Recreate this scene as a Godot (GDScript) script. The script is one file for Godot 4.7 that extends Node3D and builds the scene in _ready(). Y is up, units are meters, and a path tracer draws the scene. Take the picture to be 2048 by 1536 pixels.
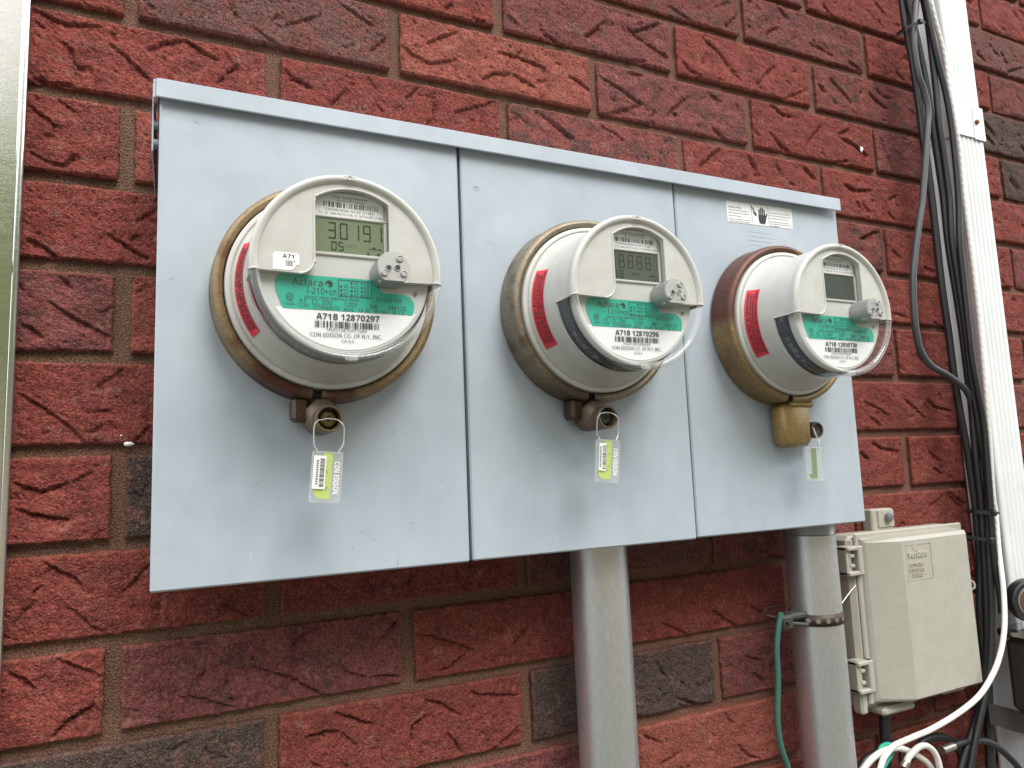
extends Node3D

const WALL_Z := -0.115      # face of the bricks
const MORTAR_Z := -0.1225
const BOX_W := 0.28         # one bay of the meter bank
const BOX_H := 0.4232
const METER_Y := 0.2534
const METER_X := [0.1415, 0.4217, 0.702]

var rng := RandomNumberGenerator.new()
var lump := FastNoiseLite.new()
var grit := FastNoiseLite.new()
var tone := FastNoiseLite.new()
var gouges := []
var sans: Font
var bold: Font
var mono: Font
var M := {}
var none: Callable


func _ready() -> void:
	rng.seed = 7
	var cam := Camera3D.new()
	cam.name = "camera"
	add_child(cam)
	cam.transform = Transform3D(Basis(Vector3(0.90476151, -0.0395365, 0.42407955), Vector3(-0.0152013, 0.99205044, 0.12491937), Vector3(-0.42564718, -0.1194688, 0.89696805)), Vector3(0.0177, 0.08765, 0.66256)).orthonormalized()
	cam.fov = 56.708
	cam.near = 0.02
	cam.far = 400.0
	cam.current = true

	var we := WorldEnvironment.new()
	we.name = "daylight"
	var env := Environment.new()
	env.background_mode = Environment.BG_SKY
	var sky := Sky.new()
	var sm := ProceduralSkyMaterial.new()
	sm.sky_top_color = Color(0.97, 0.98, 1.0)
	sm.sky_horizon_color = Color(0.74, 0.77, 0.80)
	sm.sky_curve = 0.25
	sm.ground_bottom_color = Color(0.25, 0.26, 0.22)
	sm.ground_horizon_color = Color(0.55, 0.57, 0.55)
	sm.sky_energy_multiplier = 1.0
	sky.sky_material = sm
	env.sky = sky
	env.tonemap_mode = Environment.TONE_MAPPER_LINEAR
	env.tonemap_exposure = 3.3
	env.sdfgi_enabled = true
	env.ssao_enabled = true
	env.ssil_enabled = true
	we.environment = env
	add_child(we)

	var sun := DirectionalLight3D.new()
	sun.name = "sun"
	sun.light_energy = 0.35
	sun.light_color = Color(1.0, 0.985, 0.96)
	sun.light_angular_distance = 32.0
	sun.shadow_enabled = true
	add_child(sun)
	sun.look_at_from_position(Vector3(0.5, 2.7, 2.0), Vector3.ZERO, Vector3.UP)

	set_up()
	build_ground()
	build_wall()
	build_steel_panel()
	build_downspout()
	build_meter_box()
	build_conduits()
	for i in 3:
		build_ring(i)
		build_meter(i)
		build_seal(i)
	build_interface_box()
	build_clamp()
	build_cables()
	build_gas_fittings()


func set_up() -> void:
	lump.seed = 11
	lump.frequency = 22.0
	lump.fractal_octaves = 3
	grit.seed = 23
	grit.frequency = 190.0
	grit.fractal_octaves = 2
	tone.seed = 31
	tone.frequency = 16.0
	tone.fractal_octaves = 4
	var f := SystemFont.new()
	f.font_names = PackedStringArray(["Droid Sans"])
	sans = f
	var g := SystemFont.new()
	g.font_names = PackedStringArray(["Droid Sans"])
	g.font_weight = 700
	bold = g
	var h := SystemFont.new()
	h.font_names = PackedStringArray(["Droid Sans Mono"])
	mono = h
	make_materials()
	read_gouges()


# ---------------------------------------------------------------- materials

func lin(r: float, g: float, b: float) -> Color:
	return Color(r, g, b).linear_to_srgb()


func mat(c: Color, rough := 0.6, metal := 0.0) -> StandardMaterial3D:
	var m := StandardMaterial3D.new()
	m.albedo_color = c
	m.roughness = rough
	m.metallic = metal
	return m


func noise_tex(freq: float, lo: Color, hi: Color, octaves := 4, size := 512, sd := 1, kind := FastNoiseLite.TYPE_SIMPLEX_SMOOTH) -> NoiseTexture2D:
	var n := FastNoiseLite.new()
	n.noise_type = kind
	n.seed = sd
	n.frequency = freq
	n.fractal_octaves = octaves
	var t := NoiseTexture2D.new()
	t.noise = n
	t.width = size
	t.height = size
	t.seamless = true
	var r := Gradient.new()
	r.colors = PackedColorArray([lo, hi])
	r.offsets = PackedFloat32Array([0.0, 1.0])
	t.color_ramp = r
	return t


func tri(m: StandardMaterial3D, s: float) -> StandardMaterial3D:
	m.uv1_triplanar = true
	m.uv1_world_triplanar = true
	m.uv1_scale = Vector3(s, s, s)
	return m


func bumped(m: StandardMaterial3D, t: Texture2D, cm: float) -> StandardMaterial3D:
	m.heightmap_enabled = true
	m.heightmap_texture = t
	m.heightmap_scale = cm
	return m


func pane(alpha: float, c := Color(1, 1, 1), rough := 0.03) -> StandardMaterial3D:
	var m := mat(Color(c.r, c.g, c.b, alpha), rough)
	m.transparency = BaseMaterial3D.TRANSPARENCY_ALPHA
	return m


func make_materials() -> void:
	var fine := noise_tex(0.10, Color(0, 0, 0), Color(1, 1, 1), 3, 1024, 3)
	# fired clay with sand rolled into the face
	var b := mat(Color(1, 1, 1), 0.92)
	b.metallic_specular = 0.28
	b.vertex_color_use_as_albedo = true
	b.albedo_texture = noise_tex(0.05, Color(0.60, 0.56, 0.55), Color(1, 1, 1), 5, 1024, 8)
	tri(b, 3.6)
	bumped(b, fine, 0.15)
	var spk := noise_tex(0.075, Color(1, 1, 1, 1), Color(1, 1, 1, 0), 1, 1024, 9, FastNoiseLite.TYPE_CELLULAR)
	(spk.noise as FastNoiseLite).cellular_return_type = FastNoiseLite.RETURN_DISTANCE
	(spk.noise as FastNoiseLite).fractal_type = FastNoiseLite.FRACTAL_NONE
	spk.normalize = true
	var rp := Gradient.new()
	rp.offsets = PackedFloat32Array([0.0, 0.07, 0.15, 1.0])
	rp.colors = PackedColorArray([Color(0.78, 0.58, 0.53, 0.85), Color(0.72, 0.51, 0.46, 0.6), Color(0.7, 0.5, 0.45, 0.0), Color(0.7, 0.5, 0.45, 0.0)])
	spk.color_ramp = rp
	b.detail_enabled = true
	b.detail_albedo = spk
	b.detail_blend_mode = BaseMaterial3D.BLEND_MODE_MIX
	b.detail_uv_layer = BaseMaterial3D.DETAIL_UV_2
	b.uv2_triplanar = true
	b.uv2_world_triplanar = true
	b.uv2_scale = Vector3(4.3, 4.3, 4.3)
	M.brick = b
	var mo := mat(Color(1, 1, 1), 0.95)
	mo.vertex_color_use_as_albedo = true
	mo.albedo_texture = noise_tex(0.09, Color(0.45, 0.43, 0.40), Color(1, 1, 1), 4, 1024, 15)
	tri(mo, 4.0)
	bumped(mo, fine, 0.16)
	M.mortar = mo
	# grey powder-coated steel of the meter bank
	var p := mat(lin(0.44, 0.50, 0.57), 0.40)
	p.albedo_texture = noise_tex(0.006, Color(0.93, 0.94, 0.95), Color(1, 1, 1), 5, 512, 17)
	tri(p, 2.0)
	bumped(p, noise_tex(0.012, Color(0, 0, 0), Color(1, 1, 1), 3, 512, 18), 0.06)
	var streak := noise_tex(0.02, Color(0.965, 0.965, 0.96), Color(1, 1, 1), 5, 512, 20)
	p.detail_enabled = true
	p.detail_albedo = streak
	p.detail_blend_mode = BaseMaterial3D.BLEND_MODE_MUL
	p.detail_uv_layer = BaseMaterial3D.DETAIL_UV_2
	p.uv2_triplanar = true
	p.uv2_world_triplanar = true
	p.uv2_scale = Vector3(3.0, 1.6, 3.0)
	M.paint = p
	M.paint_dark = mat(lin(0.28, 0.33, 0.37), 0.55)
	M.black_gap = mat(lin(0.03, 0.03, 0.035), 0.8)
	M.scuff = mat(lin(0.24, 0.27, 0.30), 0.6)
	M.pencil = mat(lin(0.39, 0.44, 0.51), 0.5)
	M.scuff_light = mat(lin(0.62, 0.66, 0.70), 0.6)
	# beige moulded plastic of the meters
	var pl := mat(lin(0.545, 0.548, 0.525), 0.34)
	pl.albedo_texture = noise_tex(0.012, Color(0.93, 0.925, 0.91), Color(1, 1, 1), 5, 512, 19)
	tri(pl, 5.0)
	M.plastic = pl
	M.plate = mat(lin(0.50, 0.51, 0.495), 0.5)
	M.label = mat(lin(0.74, 0.755, 0.765), 0.45)
	M.green = mat(lin(0.0, 0.36, 0.255), 0.45)
	M.ink = mat(lin(0.018, 0.02, 0.022), 0.6)
	M.ink_soft = mat(lin(0.10, 0.11, 0.11), 0.6)
	M.ink_green = mat(lin(0.010, 0.045, 0.038), 0.6)
	M.clear = pane(0.02)
	M.clear.metallic_specular = 0.42
	M.clear_rim = pane(0.16, Color(0.93, 0.94, 0.93), 0.05)
	M.lcd_on = mat(lin(0.15, 0.19, 0.115), 0.5)
	M.lcd_dim = mat(lin(0.075, 0.09, 0.073), 0.5)
	M.lcd_off = mat(lin(0.045, 0.058, 0.050), 0.5)
	M.seg_on = mat(lin(0.012, 0.018, 0.010), 0.5)
	M.seg_dim = mat(lin(0.022, 0.028, 0.022), 0.5)
	for k in ["lcd_on", "lcd_dim", "lcd_off", "seg_on", "seg_dim"]:
		M[k].metallic_specular = 0.2
	M.board = mat(lin(0.012, 0.017, 0.026), 0.4)
	M.port = bumped(tri(mat(lin(0.36, 0.36, 0.35), 0.36, 0.6), 30.0), fine, 0.02)
	M.port_hole = mat(lin(0.10, 0.10, 0.10), 0.3, 0.6)
	M.red_label = mat(lin(0.62, 0.035, 0.055), 0.5)
	M.white = mat(lin(0.83, 0.83, 0.82), 0.5)
	# tarnished rings
	for k in 3:
		var r := mat(Color(1, 1, 1), 0.44, 0.4)
		r.vertex_color_use_as_albedo = true
		r.albedo_texture = noise_tex(0.05, Color(0.72, 0.70, 0.67), Color(1, 1, 1), 5, 512, 40 + k)
		tri(r, 9.0)
		bumped(r, fine, 0.025)
		M["ring%d" % k] = r
	M.bronze = mat(lin(0.16, 0.12, 0.085), 0.4, 0.6)
	M.brass = bumped(tri(mat(lin(0.34, 0.235, 0.10), 0.48, 0.45), 9.0), fine, 0.03)
	M.brass.albedo_texture = noise_tex(0.02, Color(0.5, 0.46, 0.42), Color(1, 1, 1), 5, 512, 51)
	M.dark_metal = mat(lin(0.05, 0.04, 0.033), 0.5, 0.4)
	M.wire = mat(lin(0.62, 0.60, 0.57), 0.35, 0.6)
	M.tag_clear = pane(0.17, Color(0.86, 0.88, 0.88), 0.06)
	M.lime = mat(lin(0.50, 0.66, 0.045), 0.45)
	M.lime_dark = mat(lin(0.12, 0.24, 0.02), 0.45)
	# galvanised conduit
	var c := mat(lin(0.62, 0.635, 0.65), 0.34, 0.8)
	c.albedo_texture = noise_tex(0.03, Color(0.91, 0.91, 0.905), Color(1, 1, 1), 6, 1024, 61)
	tri(c, 3.0)
	c.uv1_scale = Vector3(6.0, 2.4, 6.0)
	bumped(c, fine, 0.02)
	M.conduit = c
	M.strap = mat(lin(0.055, 0.034, 0.03), 0.5, 0.3)
	M.clamp = mat(lin(0.055, 0.058, 0.052), 0.6, 0.3)
	M.green_wire = mat(lin(0.035, 0.12, 0.092), 0.45)
	M.green_bright = mat(lin(0.01, 0.33, 0.21), 0.4)
	var nb := mat(lin(0.405, 0.395, 0.345), 0.45)
	nb.albedo_texture = noise_tex(0.015, Color(0.95, 0.945, 0.935), Color(1, 1, 1), 5, 512, 5)
	tri(nb, 4.0)
	bumped(nb, noise_tex(0.035, Color(0, 0, 0), Color(1, 1, 1), 4, 512, 71), 0.028)
	M.nid = nb
	var wp := mat(lin(0.74, 0.765, 0.785), 0.35)
	wp.albedo_texture = noise_tex(0.01, Color(0.93, 0.93, 0.92), Color(1, 1, 1), 5, 512, 75)
	tri(wp, 2.0)
	M.white_paint = wp
	M.rust = mat(lin(0.16, 0.07, 0.03), 0.8)
	M.black_cable = mat(lin(0.013, 0.0135, 0.015), 0.42)
	M.grey_cable = mat(lin(0.05, 0.052, 0.056), 0.38)
	M.white_cable = mat(lin(0.70, 0.69, 0.655), 0.42)
	M.tie = mat(lin(0.012, 0.012, 0.013), 0.35)
	M.nickel = mat(lin(0.45, 0.43, 0.38), 0.3, 0.9)
	var st := mat(lin(0.72, 0.71, 0.68), 0.2, 1.0)
	st.roughness_texture = noise_tex(0.02, Color(0.6, 0.6, 0.6), Color(1, 1, 1), 4, 512, 81)
	st.uv1_triplanar = true
	st.uv1_scale = Vector3(2, 14, 2)
	bumped(st, fine, 0.004)
	M.steel = st
	M.bolt = mat(lin(0.10, 0.12, 0.17), 0.35, 0.8)
	M.rubber = mat(lin(0.02, 0.02, 0.02), 0.4)
	M.brown_band = mat(lin(0.022, 0.017, 0.015), 0.55, 0.0)
	M.chrome = mat(lin(0.5, 0.5, 0.5), 0.15, 1.0)
	var gr := mat(lin(0.115, 0.11, 0.09), 0.95)
	gr.albedo_texture = noise_tex(0.03, Color(0.75, 0.75, 0.73), Color(1, 1, 1), 5, 512, 91)
	tri(gr, 0.8)
	M.paving = gr
	var lf := mat(lin(0.33, 0.34, 0.14), 0.8)
	lf.albedo_texture = noise_tex(0.05, Color(0.35, 0.4, 0.3), Color(1, 1, 1), 5, 512, 93)
	tri(lf, 1.1)
	M.leaves = lf
	M.fence = tri(mat(lin(0.36, 0.29, 0.20), 0.8), 1.0)


# ---------------------------------------------------------------- helpers

func begin() -> SurfaceTool:
	var st := SurfaceTool.new()
	st.begin(Mesh.PRIMITIVE_TRIANGLES)
	st.set_smooth_group(-1)
	return st


func put(called: String, st: SurfaceTool, m: Material, parent: Node = null) -> MeshInstance3D:
	st.generate_normals()
	var o := MeshInstance3D.new()
	o.name = called
	o.mesh = st.commit()
	o.material_override = m
	(parent if parent else self).add_child(o, true)
	return o


func put_mesh(called: String, mesh: Mesh, m: Material, parent: Node = null) -> MeshInstance3D:
	var o := MeshInstance3D.new()
	o.name = called
	o.mesh = mesh
	o.material_override = m
	(parent if parent else self).add_child(o, true)
	return o


func thing(called: String, label: String, category: String, at := Vector3.ZERO, group := "") -> Node3D:
	var o := Node3D.new()
	o.name = called
	add_child(o, true)
	o.position = at
	return tag(o, label, category, group) as Node3D


func tag(o: Node, label: String, category: String, group := "") -> Node:
	o.set_meta("label", label)
	o.set_meta("category", category)
	if group:
		o.set_meta("group", group)
	return o


func t3(st: SurfaceTool, a: Vector3, b: Vector3, c: Vector3) -> void:   # counter-clockwise from outside
	st.add_vertex(a)
	st.add_vertex(c)
	st.add_vertex(b)


func q4(st: SurfaceTool, a: Vector3, b: Vector3, c: Vector3, d: Vector3) -> void:
	t3(st, a, b, c)
	t3(st, a, c, d)


# a box with chamfered edges
func rbox(st: SurfaceTool, lo: Vector3, hi: Vector3, e := 0.001, xf := Transform3D(), soft := false) -> void:
	var c := (lo + hi) / 2.0
	var h := (hi - lo) / 2.0
	e = minf(e, minf(h.x, minf(h.y, h.z)) * 0.9)
	st.set_smooth_group(900 if soft else -1)
	var k := h - Vector3(e, e, e)
	var pt := func(sx: float, sy: float, sz: float, ax: int) -> Vector3:
		var v := Vector3(sx * k.x, sy * k.y, sz * k.z)
		v[ax] = [sx, sy, sz][ax] * h[ax]
		return xf * (c + v)
	for s in [-1.0, 1.0]:
		for ax in 3:
			var u := (ax + 1) % 3
			var w := (ax + 2) % 3
			var vs := []
			for d in [[-1.0, -1.0], [1.0, -1.0], [1.0, 1.0], [-1.0, 1.0]]:
				var g := [0.0, 0.0, 0.0]
				g[ax] = s
				g[u] = d[0]
				g[w] = d[1]
				vs.append(pt.call(g[0], g[1], g[2], ax))
			if s > 0:
				q4(st, vs[0], vs[1], vs[2], vs[3])
			else:
				q4(st, vs[3], vs[2], vs[1], vs[0])
	for ax in 3:   # edges along ax
		var u := (ax + 1) % 3
		var w := (ax + 2) % 3
		for su in [-1.0, 1.0]:
			for sw in [-1.0, 1.0]:
				var ps := []
				for d in [[-1.0, u], [1.0, u], [1.0, w], [-1.0, w]]:
					var g := [0.0, 0.0, 0.0]
					g[ax] = d[0]
					g[u] = su
					g[w] = sw
					ps.append(pt.call(g[0], g[1], g[2], d[1]))
				if su * sw > 0:
					q4(st, ps[3], ps[2], ps[1], ps[0])
				else:
					q4(st, ps[0], ps[1], ps[2], ps[3])
	for sx in [-1.0, 1.0]:
		for sy in [-1.0, 1.0]:
			for sz in [-1.0, 1.0]:
				var a: Vector3 = pt.call(sx, sy, sz, 0)
				var b: Vector3 = pt.call(sx, sy, sz, 1)
				var d: Vector3 = pt.call(sx, sy, sz, 2)
				if sx * sy * sz > 0:
					t3(st, a, b, d)
				else:
					t3(st, a, d, b)


func spline(p: Array, per := 6) -> PackedVector3Array:
	var out := PackedVector3Array()
	for i in p.size() - 1:
		var a: Vector3 = p[maxi(i - 1, 0)]
		var b: Vector3 = p[i]
		var c: Vector3 = p[i + 1]
		var d: Vector3 = p[mini(i + 2, p.size() - 1)]
		for k in per:
			var t := float(k) / per
			out.append(0.5 * (2.0 * b + (c - a) * t + (2.0 * a - 5.0 * b + 4.0 * c - d) * t * t + (3.0 * b - a - 3.0 * c + d) * t * t * t))
	out.append(p[p.size() - 1])
	return out


# a round tube along a path; twist > 0 gives rope lay: a bump running round it
func tube(st: SurfaceTool, path: PackedVector3Array, r: float, sides := 10, twist := 0.0, pitch := 0.013) -> void:
	var rings := []
	var up := Vector3(0.3, 0.2, 1.0)
	var run := 0.0
	for i in path.size():
		var f := (path[mini(i + 1, path.size() - 1)] - path[maxi(i - 1, 0)]).normalized()
		if f.length() < 0.5:
			f = Vector3.DOWN
		var x := up.cross(f)
		if x.length() < 1e-4:
			x = Vector3.RIGHT.cross(f)
		x = x.normalized()
		var y := f.cross(x).normalized()
		up = y
		if i > 0:
			run += path[i].distance_to(path[i - 1])
		var ring := PackedVector3Array()
		var lay := twist * smoothstep(-0.09, -0.03, path[i].y)
		for k in sides:
			var a := TAU * k / sides
			var rr := r * (1.0 + lay * sin(a * 2.0 + run * TAU / pitch))
			ring.append(path[i] + (x * cos(a) + y * sin(a)) * rr)
		rings.append(ring)
	st.set_smooth_group(0)
	for i in rings.size() - 1:
		for k in sides:
			var k2 := (k + 1) % sides
			q4(st, rings[i][k], rings[i][k2], rings[i + 1][k2], rings[i + 1][k])
	st.set_smooth_group(-1)
	for e in [0, rings.size() - 1]:
		for k in sides:
			var k2 := (k + 1) % sides
			if e == 0:
				t3(st, path[0], rings[0][k2], rings[0][k])
			else:
				t3(st, path[e], rings[e][k], rings[e][k2])


# turned about z: profile of Vector2(radius, z) listed from the back outwards to the front
func lathe(st: SurfaceTool, prof: Array, a0 := 0.0, a1 := TAU, segs := 96, tint : Callable = none, at := Vector3.ZERO, group0 := 1) -> void:
	var group := group0
	for j in prof.size() - 1:
		if j > 0:
			var d0: Vector2 = (prof[j] - prof[j - 1]).normalized()
			var d1: Vector2 = (prof[j + 1] - prof[j]).normalized()
			if d0.dot(d1) < 0.82:
				group += 1
		st.set_smooth_group(group)
		for k in segs:
			var v := []
			for d in [[k, j], [k + 1, j], [k + 1, j + 1], [k, j + 1]]:
				var a: float = a0 + (a1 - a0) * d[0] / segs
				var p: Vector2 = prof[d[1]]
				v.append([Vector3(cos(a) * p.x, sin(a) * p.x, p.y) + at, a, p])
			for n in [0, 2, 1, 0, 3, 2]:
				if tint.is_valid():
					st.set_color(tint.call(v[n][1], v[n][2]))
				st.add_vertex(v[n][0])
	st.set_smooth_group(-1)


# a flat figure facing +z, or a slab when thick > 0
func slab(st: SurfaceTool, poly: PackedVector2Array, z: float, thick := 0.0, map : Callable = none) -> void:
	if Geometry2D.is_polygon_clockwise(poly):
		poly.reverse()
	var idx := Geometry2D.triangulate_polygon(poly)
	st.set_smooth_group(-1)
	var at := func(p: Vector2, zz: float) -> Vector3:
		var v := Vector3(p.x, p.y, zz)
		return map.call(v) if map.is_valid() else v
	for i in range(0, idx.size(), 3):
		var a := poly[idx[i]]
		var b := poly[idx[i + 1]]
		var c := poly[idx[i + 2]]
		if (b - a).cross(c - a) < 0:
			var t := b
			b = c
			c = t
		t3(st, at.call(a, z), at.call(b, z), at.call(c, z))
		if thick > 0:
			t3(st, at.call(a, z - thick), at.call(c, z - thick), at.call(b, z - thick))
	if thick > 0:
		for i in poly.size():
			var a := poly[i]
			var b := poly[(i + 1) % poly.size()]
			q4(st, at.call(a, z - thick), at.call(b, z - thick), at.call(b, z), at.call(a, z))


func rect(x0: float, y0: float, x1: float, y1: float, r := 0.0) -> PackedVector2Array:
	if r <= 0:
		return PackedVector2Array([Vector2(x0, y0), Vector2(x1, y0), Vector2(x1, y1), Vector2(x0, y1)])
	var out := PackedVector2Array()
	for c in [[x1 - r, y0 + r, -0.5], [x1 - r, y1 - r, 0.0], [x0 + r, y1 - r, 0.5], [x0 + r, y0 + r, 1.0]]:
		for k in 6:
			var a: float = PI * c[2] + PI / 2 * k / 5.0
			out.append(Vector2(c[0] + cos(a) * r, c[1] + sin(a) * r))
	return out


func disc(c: Vector2, r: float, n := 24) -> PackedVector2Array:
	var out := PackedVector2Array()
	for k in n:
		out.append(c + Vector2.from_angle(TAU * k / n) * r)
	return out


# flat print: the words fitted between x0 and x1, centred on y, caps h tall, at height z
func words(st: SurfaceTool, text: String, font: Font, x0: float, x1: float, y: float, h: float, z: float, map : Callable = none, slant := 0.0, raised := 0.0) -> void:
	var tm := TextMesh.new()
	tm.text = text
	tm.font = font
	tm.font_size = 64
	tm.pixel_size = 1.0 / 64.0
	tm.depth = 0.0 if raised == 0.0 else 1.0
	tm.curve_step = 3.0
	var arr := tm.get_mesh_arrays()
	if arr.is_empty() or arr[0] == null:
		return
	var vs: PackedVector3Array = arr[Mesh.ARRAY_VERTEX]
	var idx: PackedInt32Array = arr[Mesh.ARRAY_INDEX] if arr[Mesh.ARRAY_INDEX] != null else PackedInt32Array(range(vs.size()))
	var lo := Vector2(1e9, 1e9)
	var hi := -lo
	for v in vs:
		lo = lo.min(Vector2(v.x, v.y))
		hi = hi.max(Vector2(v.x, v.y))
	var cap := 0.73   # of the em, from the baseline
	var base := lo.y
	if text.contains("g") or text.contains("y") or text.contains("p") or text.contains(",") or text.contains("Q"):
		base = lo.y + 0.2 if not text.contains("Q") else lo.y + 0.13
	var sx := (x1 - x0) / maxf(hi.x - lo.x, 1e-6)
	var sy := h / cap
	st.set_smooth_group(-1)
	for i in range(0, idx.size(), 3):
		var p := []
		for k in 3:
			var v := vs[idx[i + k]]
			var w := Vector3(x0 + (v.x - lo.x) * sx, y - h / 2 + (v.y - base) * sy, z + v.z * raised)
			w.x += slant * (w.y - y)
			p.append(map.call(w) if map.is_valid() else w)
		st.add_vertex(p[0])
		st.add_vertex(p[1])
		st.add_vertex(p[2])


func bars(st: SurfaceTool, x0: float, x1: float, y0: float, y1: float, z: float, n: int, sd: int, map : Callable = none) -> void:
	var r := RandomNumberGenerator.new()
	r.seed = sd
	var w := []
	var total := 0.0
	for i in n * 2 - 1:
		var a: float = [1.0, 1.0, 2.0, 3.0][r.randi() % 4]
		w.append(a)
		total += a
	var x := x0
	for i in w.size():
		var d: float = (x1 - x0) * w[i] / total
		if i % 2 == 0:
			slab(st, rect(x, y0, x + d, y1), z, 0.0, map)
		x += d


# ---------------------------------------------------------------- the ground and what the steel mirrors

func build_ground() -> void:
	var st := begin()
	q4(st, Vector3(-60, -1.3, 60), Vector3(60, -1.3, 60), Vector3(60, -1.3, -60), Vector3(-60, -1.3, -60))
	var g := put("ground", st, M.paving)
	g.set_meta("kind", "structure")
	# across the yard: a board fence and a hedge above it
	st = begin()
	var f := thing("board_fence", "tan board fence across the yard facing the brick wall", "fence", Vector3(0, -1.3, 5.2))
	for k in 40:
		var s := begin()
		rbox(s, Vector3(-8.0 + k * 0.4, 0, 0), Vector3(-7.62 + k * 0.4, 1.75 + rng.randf() * 0.02, 0.03), 0.004)
		put("board", s, M.fence, f)
	var hn := FastNoiseLite.new()
	hn.seed = 5
	hn.frequency = 0.9
	hn.fractal_octaves = 4
	var h := begin()
	h.set_smooth_group(0)
	var nx := 90
	var ny := 26
	var pt := func(i: int, j: int) -> Vector3:
		var x := -10.0 + 20.0 * i / nx
		var a := PI * j / ny
		var n := hn.get_noise_2d(x * 2.0, a * 3.0)
		return Vector3(x, -1.3 + 4.9 * sqrt(maxf(0.0, sin(a))) * (1.0 + 0.25 * n) , 7.2 - 1.2 * cos(a) * (1.0 + 0.5 * n))
	for i in nx:
		for j in ny:
			q4(h, pt.call(i, j), pt.call(i + 1, j), pt.call(i + 1, j + 1), pt.call(i, j + 1))
	var hedge := put("hedge", h, M.leaves)
	tag(hedge, "yellow green hedge standing behind the board fence", "hedge")


# ---------------------------------------------------------------- the brick wall

func bed_y(k: int) -> float:   # centre of the bed joint below course k
	var jog := [0.0, 0.001, -0.001, 0.0005, -0.0008]
	return 0.1215 + 0.0882 * k + jog[posmod(k * 3, 5)]


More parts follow.
